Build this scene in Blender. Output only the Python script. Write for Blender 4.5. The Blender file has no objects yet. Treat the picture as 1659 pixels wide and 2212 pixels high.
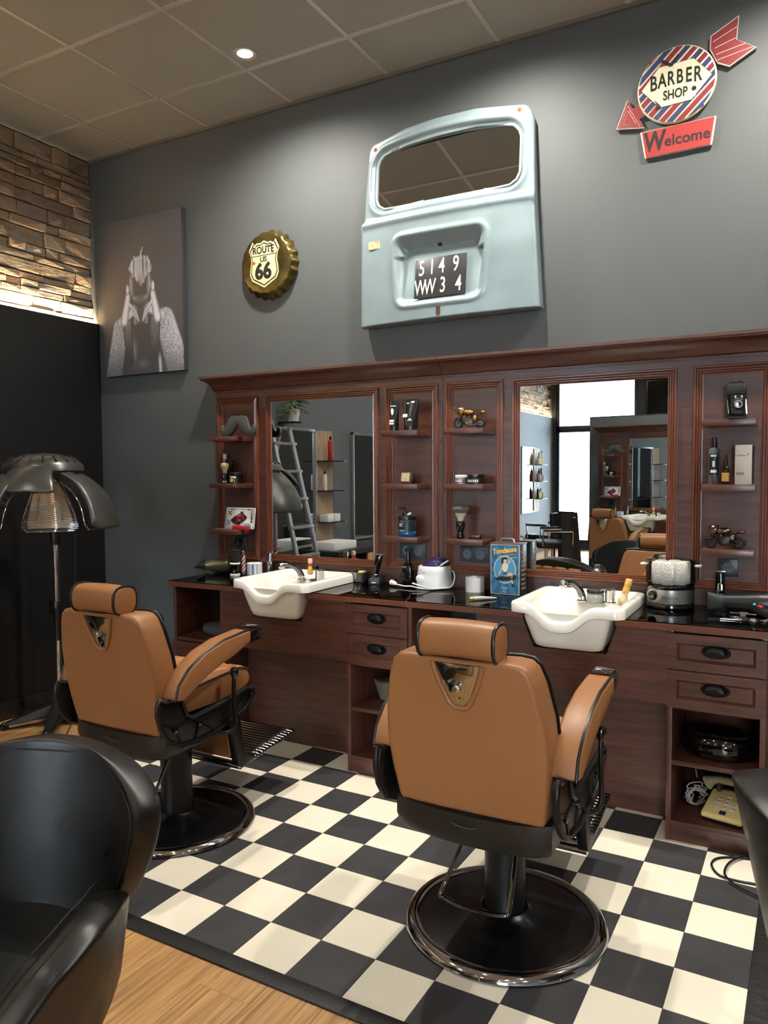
import bpy, bmesh, math, random
from mathutils import Vector, Matrix, Euler

S = bpy.context.scene
COL = S.collection
PI = math.pi
random.seed(7)

# ------------------------------------------------------------------ camera
FOC = 1647.41                      # focal length in pixels of the 1659 x 2212 frame
YAW, PITCH, ROLL = (math.radians(a) for a in (-28.802, -2.994, -0.341))
CAM = Vector((1.712, -3.664, 1.487))
_f = Vector((math.sin(YAW) * math.cos(PITCH), math.cos(YAW) * math.cos(PITCH), math.sin(PITCH)))
_r0 = Vector((math.cos(YAW), -math.sin(YAW), 0))
_u0 = _r0.cross(_f)
_r = _r0 * math.cos(ROLL) + _u0 * math.sin(ROLL)
_u = _u0 * math.cos(ROLL) - _r0 * math.sin(ROLL)
cam_data = bpy.data.cameras.new('camera')
cam_data.sensor_fit = 'VERTICAL'
cam_data.sensor_height = 36.0
cam_data.lens = FOC / 2212 * 36.0
cam_data.clip_start = 0.05
cam = bpy.data.objects.new('camera', cam_data)
COL.objects.link(cam)
cam.matrix_world = Matrix(((_r.x, _u.x, -_f.x, CAM.x), (_r.y, _u.y, -_f.y, CAM.y), (_r.z, _u.z, -_f.z, CAM.z), (0, 0, 0, 1)))
S.camera = cam

# ------------------------------------------------------------------ daylight
world = bpy.data.worlds.new('sky')
S.world = world
world.use_nodes = True
_bg = world.node_tree.nodes['Background']
_bg.inputs[0].default_value = (0.80, 0.92, 1.0, 1)
_bg.inputs[1].default_value = 54.0

S.view_settings.view_transform = 'Standard'
S.view_settings.look = 'None'
S.view_settings.gamma = 1.0
S.view_settings.use_curve_mapping = False
S.view_settings.exposure = 0.45
SPOT_W = 80.0
PART_A = 6.6
LED_E = 900.0
try:
    S.cycles.max_bounces = 10
    S.cycles.glossy_bounces = 6
    S.cycles.transparent_max_bounces = 12
    S.cycles.caustics_reflective = False
    S.cycles.caustics_refractive = False
    S.cycles.sample_clamp_indirect = 6.0
    S.cycles.use_denoising = True
except Exception:
    pass

# window openings in the far facade: (x0, x1, z0, z1); portals only guide the sky sampling
FACADE_Y = -10.8
WINDOWS = [(-2.45, -0.95, 0.12, 2.22), (-2.45, -0.95, 2.34, 3.2), (2.6, 4.6, 0.12, 2.22), (2.6, 4.6, 2.34, 3.2)]  # right-hand pair is an added, unseen opening to let in extra daylight
for (a, b, c, d) in WINDOWS:
    ld = bpy.data.lights.new('window_portal', 'AREA')
    ld.shape = 'RECTANGLE'
    ld.size, ld.size_y = b - a, d - c
    ld.cycles.is_portal = True
    lo = bpy.data.objects.new('window_portal', ld)
    lo.location = ((a + b) / 2, FACADE_Y - 0.02, (c + d) / 2)
    lo.rotation_euler = (PI / 2, 0, PI)
    COL.objects.link(lo)

# ------------------------------------------------------------------ photo pixel -> place (plane the thing touches)
def ray(x, y):
    return _f + _r * ((x - 829.5) / FOC) + _u * ((1106 - y) / FOC)
def onY(x, y, Y):
    d = ray(x, y); return CAM + d * ((Y - CAM.y) / d.y)
def onX(x, y, X):
    d = ray(x, y); return CAM + d * ((X - CAM.x) / d.x)
def onZ(x, y, Z):
    d = ray(x, y); return CAM + d * ((Z - CAM.z) / d.z)
def uvW(pts, Y):
    return [(p.x, p.z) for p in (onY(x, y, Y) for x, y in pts)]

# ------------------------------------------------------------------ materials
def lin(c):
    return tuple((v / 255 / 12.92 if v / 255 <= 0.04045 else ((v / 255 + 0.055) / 1.055) ** 2.4) for v in c) + (1,)
MATS = {}
def mat(name, rgb, rough=0.5, metal=0.0, coat=0.0, bump=0.0, bscale=60, var=0.0, vscale=6, emit=None, estr=0, spec=0.5, trans=0.0, ior=1.45, alpha=1.0, stretch=(1, 1, 1), sheen=0.0, rvar=0.0, objvar=0.0):
    if name in MATS: return MATS[name]
    m = bpy.data.materials.new(name); m.use_nodes = True
    nt = m.node_tree; b = nt.nodes['Principled BSDF']
    b.inputs['Base Color'].default_value = lin(rgb)
    b.inputs['Roughness'].default_value = rough
    b.inputs['Metallic'].default_value = metal
    b.inputs['Coat Weight'].default_value = coat
    b.inputs['Coat Roughness'].default_value = 0.08
    b.inputs['Specular IOR Level'].default_value = spec
    b.inputs['Transmission Weight'].default_value = trans
    b.inputs['IOR'].default_value = ior
    b.inputs['Alpha'].default_value = alpha
    b.inputs['Sheen Weight'].default_value = sheen
    if emit:
        b.inputs['Emission Color'].default_value = lin(emit); b.inputs['Emission Strength'].default_value = estr
    if bump or var or rvar or objvar:
        tc = nt.nodes.new('ShaderNodeTexCoord'); mp = nt.nodes.new('ShaderNodeMapping')
        mp.inputs['Scale'].default_value = stretch
        nt.links.new(tc.outputs['Object'], mp.inputs[0])
    if bump:
        n = nt.nodes.new('ShaderNodeTexNoise'); n.inputs['Scale'].default_value = bscale; n.inputs['Detail'].default_value = 4
        bp = nt.nodes.new('ShaderNodeBump'); bp.inputs['Strength'].default_value = bump; bp.inputs['Distance'].default_value = 0.01
        nt.links.new(mp.outputs[0], n.inputs['Vector']); nt.links.new(n.outputs[0], bp.inputs['Height']); nt.links.new(bp.outputs[0], b.inputs['Normal'])
    if var or objvar:
        n2 = nt.nodes.new('ShaderNodeTexNoise'); n2.inputs['Scale'].default_value = vscale; n2.inputs['Detail'].default_value = 5
        nt.links.new(mp.outputs[0], n2.inputs['Vector'])
        hs = nt.nodes.new('ShaderNodeHueSaturation'); hs.inputs['Color'].default_value = lin(rgb)
        mr = nt.nodes.new('ShaderNodeMapRange'); mr.inputs[1].default_value = 0.3; mr.inputs[2].default_value = 0.7
        mr.inputs[3].default_value = 1 - var; mr.inputs[4].default_value = 1 + var
        nt.links.new(n2.outputs[0], mr.inputs[0])
        if objvar:
            oi = nt.nodes.new('ShaderNodeObjectInfo'); ma = nt.nodes.new('ShaderNodeMath'); ma.operation = 'MULTIPLY_ADD'
            ma.inputs[1].default_value = 2 * objvar; ma.inputs[2].default_value = 1 - objvar
            nt.links.new(oi.outputs['Random'], ma.inputs[0])
            mm = nt.nodes.new('ShaderNodeMath'); mm.operation = 'MULTIPLY'
            nt.links.new(ma.outputs[0], mm.inputs[0]); nt.links.new(mr.outputs[0], mm.inputs[1]); nt.links.new(mm.outputs[0], hs.inputs['Value'])
        else:
            nt.links.new(mr.outputs[0], hs.inputs['Value'])
        nt.links.new(hs.outputs[0], b.inputs['Base Color'])
    if rvar:
        n3 = nt.nodes.new('ShaderNodeTexNoise'); n3.inputs['Scale'].default_value = 9; n3.inputs['Detail'].default_value = 6
        nt.links.new(mp.outputs[0], n3.inputs['Vector'])
        mr3 = nt.nodes.new('ShaderNodeMapRange'); mr3.inputs[1].default_value = 0.3; mr3.inputs[2].default_value = 0.7
        mr3.inputs[3].default_value = max(0, rough - rvar); mr3.inputs[4].default_value = rough + rvar
        nt.links.new(n3.outputs[0], mr3.inputs[0]); nt.links.new(mr3.outputs[0], b.inputs['Roughness'])
    MATS[name] = m
    return m

def wood(name, dark, light, stretch, rough=0.35, coat=0.25, scale=3.0, bump=0.05, objvar=0.0):
    if name in MATS: return MATS[name]
    m = bpy.data.materials.new(name); m.use_nodes = True
    nt = m.node_tree; b = nt.nodes['Principled BSDF']; N = nt.nodes.new; L = nt.links.new
    tc = N('ShaderNodeTexCoord'); mp = N('ShaderNodeMapping'); mp.inputs['Scale'].default_value = stretch
    oi = N('ShaderNodeObjectInfo'); vm = N('ShaderNodeVectorMath'); vm.operation = 'MULTIPLY_ADD'
    L(tc.outputs['Object'], mp.inputs[0])
    L(oi.outputs['Random'], vm.inputs[0]); vm.inputs[1].default_value = (37, 23, 51)
    L(mp.outputs[0], vm.inputs[2])
    n = N('ShaderNodeTexNoise'); n.inputs['Scale'].default_value = scale; n.inputs['Detail'].default_value = 8; n.inputs['Roughness'].default_value = 0.62; n.inputs['Distortion'].default_value = 0.8
    L(vm.outputs[0], n.inputs['Vector'])
    cr = N('ShaderNodeValToRGB'); e = cr.color_ramp.elements
    e[0].position = 0.32; e[0].color = lin(dark); e[1].position = 0.68; e[1].color = lin(light)
    L(n.outputs[0], cr.inputs[0])
    hs = N('ShaderNodeHueSaturation'); ma = N('ShaderNodeMath'); ma.operation = 'MULTIPLY_ADD'
    ma.inputs[1].default_value = 2 * objvar; ma.inputs[2].default_value = 1 - objvar
    L(oi.outputs['Random'], ma.inputs[0]); L(ma.outputs[0], hs.inputs['Value']); L(cr.outputs[0], hs.inputs['Color'])
    L(hs.outputs[0], b.inputs['Base Color'])
    bp = N('ShaderNodeBump'); bp.inputs['Strength'].default_value = bump; bp.inputs['Distance'].default_value = 0.01
    L(n.outputs[0], bp.inputs['Height']); L(bp.outputs[0], b.inputs['Normal'])
    b.inputs['Roughness'].default_value = rough; b.inputs['Coat Weight'].default_value = coat; b.inputs['Coat Roughness'].default_value = 0.25
    MATS[name] = m
    return m

def pane_glass(name, tint=(255, 255, 255), ior=1.5, rough=0.0, tintmix=None):
    """thin pane: mirror-like by Fresnel, otherwise clear"""
    if name in MATS: return MATS[name]
    m = bpy.data.materials.new(name); m.use_nodes = True
    nt = m.node_tree; nt.nodes.clear(); N = nt.nodes.new; L = nt.links.new
    out = N('ShaderNodeOutputMaterial'); mix = N('ShaderNodeMixShader'); fr = N('ShaderNodeFresnel'); tr = N('ShaderNodeBsdfTransparent'); gl = N('ShaderNodeBsdfGlossy')
    fr.inputs[0].default_value = ior; tr.inputs[0].default_value = lin(tint); gl.inputs['Roughness'].default_value = rough
    L(fr.outputs[0], mix.inputs[0]); L(tr.outputs[0], mix.inputs[1]); L(gl.outputs[0], mix.inputs[2]); L(mix.outputs[0], out.inputs[0])
    MATS[name] = m
    return m

def vcol_mat(name, rough=0.6, coat=0.0):
    if name in MATS: return MATS[name]
    m = bpy.data.materials.new(name); m.use_nodes = True
    nt = m.node_tree; b = nt.nodes['Principled BSDF']
    a = nt.nodes.new('ShaderNodeVertexColor'); a.layer_name = 'print'
    nt.links.new(a.outputs[0], b.inputs['Base Color'])
    b.inputs['Roughness'].default_value = rough; b.inputs['Coat Weight'].default_value = coat
    MATS[name] = m
    return m

WOODX = wood('stained_wood', (60, 32, 23), (92, 55, 42), (1.2, 8, 16), rough=0.36, coat=0.4)
WOODZ = wood('stained_wood_upright', (64, 34, 24), (98, 58, 44), (16, 8, 1.2), rough=0.36, coat=0.4)
OAK = wood('oak_plank', (138, 96, 54), (206, 162, 106), (30, 1.1, 8), rough=0.42, coat=0.1, scale=2.4, bump=0.03, objvar=0.06)
SLATE = mat('slate_paint', (77, 81, 82), 0.62, bump=0.02, bscale=300)
BLUEGREY = mat('bluegrey_paint', (98, 106, 112), 0.6)
BLACKPAINT = mat('black_cladding', (15, 15, 16), 0.45)
CHROME = mat('chrome', (225, 225, 228), 0.06, 1.0)
DCHROME = mat('dark_chrome', (120, 120, 122), 0.05, 1.0)
STEEL = mat('brushed_steel', (190, 190, 188), 0.28, 1.0)
BLACKPL = mat('black_plastic', (14, 14, 15), 0.32)
BLACKGL = mat('black_gloss', (8, 8, 9), 0.08, coat=0.6)
BLACKMT = mat('black_metal', (16, 16, 17), 0.38, 0.3)
DGREY = mat('charcoal_plastic', (44, 48, 52), 0.45)
WHITEPL = mat('white_plastic', (226, 226, 224), 0.3)
PAPER = mat('white_paper', (236, 236, 234), 0.85)
PORCELAIN = mat('porcelain', (238, 236, 226), 0.12, coat=0.6)
TAN = mat('tan_leather', (140, 95, 58), 0.42, bump=0.03, bscale=420, var=0.05, vscale=3)
TANQ = mat('tan_leather_quilted', (166, 112, 68), 0.42, bump=0.03, bscale=420)
BLEATHER = mat('black_leather', (17, 17, 17), 0.36, bump=0.06, bscale=260, rvar=0.1)
PIPING = mat('black_piping', (12, 12, 12), 0.35)
MIRROR = mat('mirror_silver', (236, 240, 240), 0.0, 1.0)
RED = mat('red_enamel', (176, 40, 44), 0.4)
GOLDY = mat('brass', (196, 150, 78), 0.25, 1.0)

# ------------------------------------------------------------------ mesh helpers
class MB:
    def __init__(s): s.v = []; s.f = []
    def add(s, vs, fs):
        o = len(s.v); s.v += [Vector(v) for v in vs]; s.f += [tuple(i + o for i in f) for f in fs]; return s
    def box(s, c, d, rot=None):
        hx, hy, hz = d[0] / 2, d[1] / 2, d[2] / 2
        R = rot.to_matrix() if isinstance(rot, Euler) else (rot or Matrix.Identity(3))
        vs = [Vector(c) + R @ Vector((x * hx, y * hy, z * hz)) for z in (-1, 1) for y in (-1, 1) for x in (-1, 1)]
        return s.add(vs, [(0, 2, 3, 1), (4, 5, 7, 6), (0, 1, 5, 4), (2, 6, 7, 3), (0, 4, 6, 2), (1, 3, 7, 5)])
    def bb(s, x0, x1, y0, y1, z0, z1):
        return s.box(((x0 + x1) / 2, (y0 + y1) / 2, (z0 + z1) / 2), (abs(x1 - x0), abs(y1 - y0), abs(z1 - z0)))
    def loft(s, rings, cap0=True, cap1=True, closed=True):
        n = len(rings[0]); o = len(s.v)
        for r in rings: s.v += [Vector(p) for p in r]
        for k in range(len(rings) - 1):
            for i in range(n if closed else n - 1):
                j = (i + 1) % n
                s.f.append((o + k * n + i, o + k * n + j, o + (k + 1) * n + j, o + (k + 1) * n + i))
        if cap0: s.f.append(tuple(o + i for i in reversed(range(n))))
        if cap1: s.f.append(tuple(o + (len(rings) - 1) * n + i for i in range(n)))
        return s
    def lathe(s, prof, c=(0, 0, 0), n=24, axis='z', cap0=True, cap1=True, sx=1, sy=1):
        c = Vector(c); rings = []
        for (r, h) in prof:
            ring = []
            for i in range(n):
                a = 2 * PI * i / n; p = Vector((r * math.cos(a) * sx, r * math.sin(a) * sy, h))
                if axis == 'x': p = Vector((p.z, p.x, p.y))
                if axis == 'y': p = Vector((p.y, p.z, p.x))
                ring.append(c + p)
            rings.append(ring)
        return s.loft(rings, cap0, cap1)
    def tube(s, path, r, n=8, closed=False, caps=True):
        P = [Vector(p) for p in path]; rings = []; m = len(P)
        rr = r if isinstance(r, (list, tuple)) else [r] * m
        up = None
        for k in range(m):
            if closed: t = (P[(k + 1) % m] - P[k - 1])
            else: t = P[min(k + 1, m - 1)] - P[max(k - 1, 0)]
            if t.length < 1e-9: t = Vector((0, 0, 1))
            t.normalize()
            if up is None:
                up = t.orthogonal().normalized()
            up = (up - t * up.dot(t))
            if up.length < 1e-6: up = t.orthogonal()
            up.normalize(); w = t.cross(up)
            rings.append([P[k] + (up * math.cos(2 * PI * i / n) + w * math.sin(2 * PI * i / n)) * rr[k] for i in range(n)])
        if closed: rings.append(rings[0])
        return s.loft(rings, caps and not closed, caps and not closed)
    def prism(s, pts, a0, a1, plane='xz'):
        """extrude a 2D outline; plane xz: (x,z) along y; yz: (y,z) along x; xy: (x,y) along z"""
        def P(u, v, w):
            return Vector((u, w, v)) if plane == 'xz' else (Vector((w, u, v)) if plane == 'yz' else Vector((u, v, w)))
        return s.loft([[P(u, v, a0) for u, v in pts], [P(u, v, a1) for u, v in pts]])
    def ball(s, c, r, n=14, m=8, sx=1, sy=1, sz=1):
        pr = [(max(1e-4, math.sin(PI * k / m)) * r, -math.cos(PI * k / m) * r * sz) for k in range(m + 1)]
        return s.lathe(pr, c, n, sx=sx, sy=sy)
    def grid(s, fn, nu, nv):
        o = len(s.v)
        for j in range(nv + 1):
            for i in range(nu + 1): s.v.append(Vector(fn(i / nu, j / nv)))
        for j in range(nv):
            for i in range(nu):
                a = o + j * (nu + 1) + i; s.f.append((a, a + 1, a + nu + 2, a + nu + 1))
        return s
    def xf(s, fn):
        s.v = [Vector(fn(v)) for v in s.v]; return s
    def mesh(s, name, bevel=0, seg=2, smooth=35, ang=35):
        bm = bmesh.new()
        bv = [bm.verts.new(v) for v in s.v]
        for f in s.f:
            try: bm.faces.new([bv[i] for i in f])
            except Exception: pass
        bmesh.ops.remove_doubles(bm, verts=bm.verts, dist=1e-6)
        bmesh.ops.recalc_face_normals(bm, faces=bm.faces)
        if bevel:
            ed = [e for e in bm.edges if len(e.link_faces) == 2 and e.calc_face_angle(0) > math.radians(ang)]
            bmesh.ops.bevel(bm, geom=ed, offset=bevel, segments=seg, profile=0.5, affect='EDGES', clamp_overlap=True)
        me = bpy.data.meshes.new(name); bm.to_mesh(me); bm.free()
        if smooth:
            me.polygons.foreach_set('use_smooth', [True] * len(me.polygons)); me.set_sharp_from_angle(angle=math.radians(smooth))
        return me
    def build(s, name, m, parent=None, bevel=0, seg=2, smooth=35, post=None, world=False, label=None, ang=35):
        if world and parent is not None:
            L = parent.matrix_basis.translation.copy() if parent.parent is None else Vector((0, 0, 0))
            p = parent
            L = Vector((0, 0, 0))
            while p is not None:
                L += p.location; p = p.parent
            s.v = [v - L for v in s.v]
        me = s.mesh(name, bevel, seg, smooth, ang)
        if post:
            for v in me.vertices: v.co = Vector(post(v.co))
        me.materials.append(m)
        o = bpy.data.objects.new(name, me); COL.objects.link(o)
        if parent is not None: o.parent = parent
        if label: o['label'] = label
        return o

def tag(o, label=None, cat=None, group=None, kind=None):
    if label: o['label'] = label
    if cat: o['category'] = cat
    if group: o['group'] = group
    if kind: o['kind'] = kind
    return o
def thing(name, loc=(0, 0, 0), label=None, cat=None, rz=0, group=None, kind=None, rot=None):
    o = bpy.data.objects.new(name, None); o.empty_display_size = 0.05; COL.objects.link(o)
    o.location = loc; o.rotation_euler = rot or (0, 0, rz)
    return tag(o, label, cat, group, kind)
def copy_tree(o, parent=None):
    c = o.copy(); COL.objects.link(c); c.parent = parent
    for ch in list(o.children): copy_tree(ch, c)
    return c
def text(name, body, size, m, parent, M4, ext=0.0006, shear=0.0, bold=0.0, sx=1.0, space=1.0, align='CENTER'):
    cu = bpy.data.curves.new(name, 'FONT'); cu.body = body; cu.size = size; cu.extrude = ext; cu.shear = shear; cu.offset = bold
    cu.align_x = align; cu.align_y = 'CENTER'; cu.space_character = space; cu.resolution_u = 4
    t = bpy.data.objects.new(name, cu)
    me = bpy.data.meshes.new_from_object(t); bpy.data.objects.remove(t); bpy.data.curves.remove(cu)
    X = M4 @ Matrix.Diagonal((sx, 1, 1, 1)); me.transform(X)
    me.name = name; me.materials.clear(); me.materials.append(m)
    o = bpy.data.objects.new(name, me); COL.objects.link(o)
    if parent is not None: o.parent = parent
    return o
def wallM(x, z, y=0.0, roll=0.0):
    """text frame on a plane that faces -Y (x right, z up)"""
    return Matrix.Translation((x, y, z)) @ Matrix.Rotation(-roll, 4, 'Y') @ Matrix.Rotation(PI / 2, 4, 'X')
def struct(o): o['kind'] = 'structure'; return o
def smooth01(t): t = max(0.0, min(1.0, t)); return t * t * (3 - 2 * t)
def interp(x, pts):
    if x <= pts[0][0]: return pts[0][1]
    for (a, b), (c, d) in zip(pts, pts[1:]):
        if x <= c: return b + (d - b) * (x - a) / (c - a)
    return pts[-1][1]
def catmull(pts, n=6, closed=False):
    P = [Vector(p) for p in pts]; out = []; m = len(P)
    for i in range(m if closed else m - 1):
        p0 = P[i - 1] if (closed or i > 0) else P[0]; p1 = P[i]; p2 = P[(i + 1) % m]
        p3 = P[(i + 2) % m] if (closed or i + 2 < m) else P[-1]
        for k in range(n):
            t = k / n
            out.append(0.5 * (2 * p1 + (p2 - p0) * t + (2 * p0 - 5 * p1 + 4 * p2 - p3) * t * t + (3 * p1 - p0 - 3 * p2 + p3) * t ** 3))
    if not closed: out.append(P[-1])
    return out
def rrect(x0, x1, z0, z1, r, n=5):
    out = []
    for cx, cz, a0 in ((x1 - r, z1 - r, 0), (x0 + r, z1 - r, 90), (x0 + r, z0 + r, 180), (x1 - r, z0 + r, 270)):
        for k in range(n + 1):
            a = math.radians(a0 + 90 * k / n); out.append((cx + r * math.cos(a), cz + r * math.sin(a)))
    return out
# ================================================================== THE ROOM
XL, XR, CZ = -2.55, 5.0, 3.59
struct(MB().bb(XL - 0.1, XR, 0, 0.1, -0.05, CZ + 0.1).build('wall_back', SLATE))
struct(MB().bb(XL - 0.15, XL - 0.05, FACADE_Y, 0.1, -0.05, CZ + 0.1).build('wall_left', mat('mortar', (90, 78, 62), 0.9)))
struct(MB().bb(XR, XR + 0.1, FACADE_Y, 0.1, -0.05, CZ + 0.1).build('wall_right', BLUEGREY))
# lower left wall: black cladding near the corner, blue-grey further on; the light slot runs behind its top edge
clad = MB().bb(XL + 0.028, XL + 0.05, -1.62, 0, 0.0, 2.5).build('wall_left_cladding', BLACKPAINT); struct(clad)
struct(MB().bb(XL + 0.028, XL + 0.045, FACADE_Y, -1.62, 0.0, 2.5).build('wall_left_painted', BLUEGREY))
struct(MB().bb(XL + 0.05, XL + 0.064, -1.62, 0, 0, 0.11).build('baseboard_left', BLACKPAINT, bevel=0.002))
struct(MB().bb(XL - 0.05, XL + 0.028, FACADE_Y, 0, 2.40, 2.44).build('trim_ledge', BLACKPAINT))
led = thing('light_strip', (XL + 0.012, FACADE_Y / 2, 2.44), 'warm white light strip hidden behind the black cladding, below the stones', 'light strip')
MB().add([(XL + 0.0276, FACADE_Y, 2.452), (XL + 0.0276, -0.02, 2.452), (XL + 0.0276, -0.02, 2.482), (XL + 0.0276, FACADE_Y, 2.482)], [(0, 1, 2, 3)]).build('diffuser', mat('led_strip', (255, 235, 200), 0.5, emit=(255, 228, 186), estr=LED_E), led, world=True, smooth=0)

# stone cladding above
def stone_mat():
    m = bpy.data.materials.new('ledge_stone'); m.use_nodes = True
    nt = m.node_tree; b = nt.nodes['Principled BSDF']; N = nt.nodes.new; L = nt.links.new
    ge = N('ShaderNodeNewGeometry'); oi = N('ShaderNodeObjectInfo')
    n = N('ShaderNodeTexNoise'); n.inputs['Scale'].default_value = 14; n.inputs['Detail'].default_value = 7; n.inputs['Roughness'].default_value = 0.65
    mp = N('ShaderNodeMapping'); mp.inputs['Scale'].default_value = (1, 0.7, 1.8); mp.inputs['Rotation'].default_value = (0.5, 0, 0)
    L(ge.outputs['Position'], mp.inputs[0]); L(mp.outputs[0], n.inputs['Vector'])
    ad = N('ShaderNodeMath'); ad.operation = 'MULTIPLY_ADD'; ad.inputs[1].default_value = 0.45; L(oi.outputs['Random'], ad.inputs[0])
    sb = N('ShaderNodeMath'); sb.operation = 'SUBTRACT'; sb.inputs[1].default_value = 0.22; L(n.outputs[0], sb.inputs[0]); L(sb.outputs[0], ad.inputs[2])
    cr = N('ShaderNodeValToRGB'); cr.color_ramp.elements[0].position = 0.12; cr.color_ramp.elements[0].color = lin((112, 104, 94))
    cr.color_ramp.elements[1].position = 0.85; cr.color_ramp.elements[1].color = lin((206, 194, 172))
    for p, c in ((0.3, (150, 130, 106)), (0.45, (158, 150, 140)), (0.6, (178, 148, 116)), (0.72, (170, 164, 154))):
        e = cr.color_ramp.elements.new(p); e.color = lin(c)
    L(ad.outputs[0], cr.inputs[0]); L(cr.outputs[0], b.inputs['Base Color'])
    n2 = N('ShaderNodeTexNoise'); n2.inputs['Scale'].default_value = 42; n2.inputs['Detail'].default_value = 6
    L(mp.outputs[0], n2.inputs['Vector'])
    bp = N('ShaderNodeBump'); bp.inputs['Strength'].default_value = 0.75; bp.inputs['Distance'].default_value = 0.012
    L(n2.outputs[0], bp.inputs['Height']); L(bp.outputs[0], b.inputs['Normal']); b.inputs['Roughness'].default_value = 0.8
    return m
STONE = stone_mat()
cladding = thing('stone_cladding', (XL - 0.05, 0, 2.5), kind='structure')
rs = random.Random(11)
def stone(mb, y0, y1, z0, z1):
    h = rs.uniform(0.022, 0.05); x = XL - 0.05
    j = lambda a: rs.uniform(-a, a)
    bk = [(x, y0, z0), (x, y1, z0), (x, y1, z1), (x, y0, z1)]
    g = 0.0025
    fr = [(x + h + j(.006), y0 + g + abs(j(.003)), z0 + g + abs(j(.005))), (x + h + j(.006), y1 - g - abs(j(.003)), z0 + g + abs(j(.005))), (x + h + j(.006), y1 - g - abs(j(.003)), z1 - g - abs(j(.005))), (x + h + j(.006), y0 + g + abs(j(.003)), z1 - g - abs(j(.005)))]
    cy, cz = (y0 + y1) / 2 + j((y1 - y0) * .22), (z0 + z1) / 2 + j((z1 - z0) * .2)
    mb.add(bk + fr + [(x + h + rs.uniform(-.002, .010), cy, cz)], [(0, 1, 5, 4), (1, 2, 6, 5), (2, 3, 7, 6), (3, 0, 4, 7), (4, 5, 8), (5, 6, 8), (6, 7, 8), (7, 4, 8)])
z = 2.445; far = MB()
while z < 3.58:
    hh = rs.choice((0.045, 0.06, 0.075, 0.095)); z1 = min(z + hh, 3.585); y = 0.0
    if 3.585 - z1 < 0.03: z1 = 3.585
    while y > FACADE_Y + 0.02:
        w = rs.uniform(0.08, 0.26) * (1.25 if hh > .07 else 1.0); y0 = max(y - w, FACADE_Y)
        if y0 < -0.9: stone(far, y0, y, z, z1)
        else:
            mb = MB(); stone(mb, y0, y, z, z1); mb.build('stone', STONE, cladding, world=True, smooth=0)
        y = y0
    z = z1
far.build('far_stones', STONE, cladding, world=True, smooth=0)['kind'] = 'stuff'

# ceiling: suspended tiles on a metal grid
ceil = struct(MB().bb(XL - 0.1, XR + 0.05, FACADE_Y, 0.05, CZ + 0.012, CZ + 0.08).build('ceiling', mat('ceiling_void', (40, 40, 38), 0.9)))
CT = mat('ceiling_tile', (172, 176, 172), 0.85, bump=0.05, bscale=250)
BAR = mat('ceiling_bar', (222, 222, 218), 0.35, 0.25)
gx = [-2.12 + 0.62 * k for k in range(12)]; gy = [-0.41 - 0.6 * k for k in range(18)]
cx = [XL - 0.05] + gx + [XR]; cy = [0.0] + gy + [FACADE_Y]
for i in range(len(cx) - 1):
    for k in range(len(cy) - 1):
        MB().bb(cx[i] + 0.009, cx[i + 1] - 0.009, cy[k + 1] + 0.009, cy[k] - 0.009, CZ, CZ + 0.012).build('ceiling_tile', CT, ceil, smooth=0)
for x in gx: MB().bb(x - 0.012, x + 0.012, FACADE_Y, 0, CZ - 0.003, CZ + 0.001).build('ceiling_bar', BAR, ceil, smooth=0)
for y in gy: MB().bb(XL - 0.05, XR, y - 0.012, y + 0.012, CZ - 0.0035, CZ + 0.001).build('ceiling_bar', BAR, ceil, smooth=0)
MB().bb(XL, XR, -0.02, 0.0, CZ - 0.02, CZ).build('ceiling_edge_strip', mat('edge_strip', (96, 95, 88), 0.6), ceil, smooth=0)

# recessed downlights
LENS = mat('lamp_lens', (255, 244, 226), 0.4, emit=(255, 240, 218), estr=9)
def downlight(x, y, label, power=1.0):
    t = thing('ceiling_light', (x, y, CZ), label, 'ceiling light', group='recessed round spots in the tiled ceiling')
    MB().lathe([(0.047, 0.0), (0.058, -0.004), (0.062, -0.001), (0.062, 0.002), (0.047, 0.002)], n=28, cap0=False, cap1=False).build('rim', mat('lamp_rim', (170, 165, 152), 0.5), t)
    MB().lathe([(0.0005, -0.0015), (0.03, -0.0015), (0.047, 0.001)], n=24, cap1=False).build('lens', LENS, t)
    ld = bpy.data.lights.new('spot', 'SPOT'); ld.energy = SPOT_W * power; ld.color = (1.0, 0.935, 0.84); ld.spot_size = math.radians(165); ld.spot_blend = 1.0; ld.shadow_soft_size = 0.04
    lo = bpy.data.objects.new('spot', ld); lo.location = (0, 0, -0.02); COL.objects.link(lo); lo.parent = t
downlight(-0.79, -0.535, 'round ceiling spot above the bottle cap sign, the one in view', 1.8)
for x, w_ in ((0.45, 'above the van tailgate'), (1.69, 'above the Barber Shop sign'), (2.95, 'right of the Barber Shop sign')): downlight(x, -0.535, 'round ceiling spot of the back wall row, %s' % w_, 1.8)
for rn, y in (('first', -2.9), ('second', -4.9), ('third', -6.9), ('fourth', -9.0)):
    for cn_, x in (('nearest the left wall', -1.4), ('second from the left wall', 0.45), ('second from the right wall', 2.3), ('nearest the right wall', 4.0)): downlight(x, y, 'round ceiling spot of the %s row behind the camera, %s' % (rn, cn_), 0.8 if y < -4 else (0.6 if x < 0 else 0.25))

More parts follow.
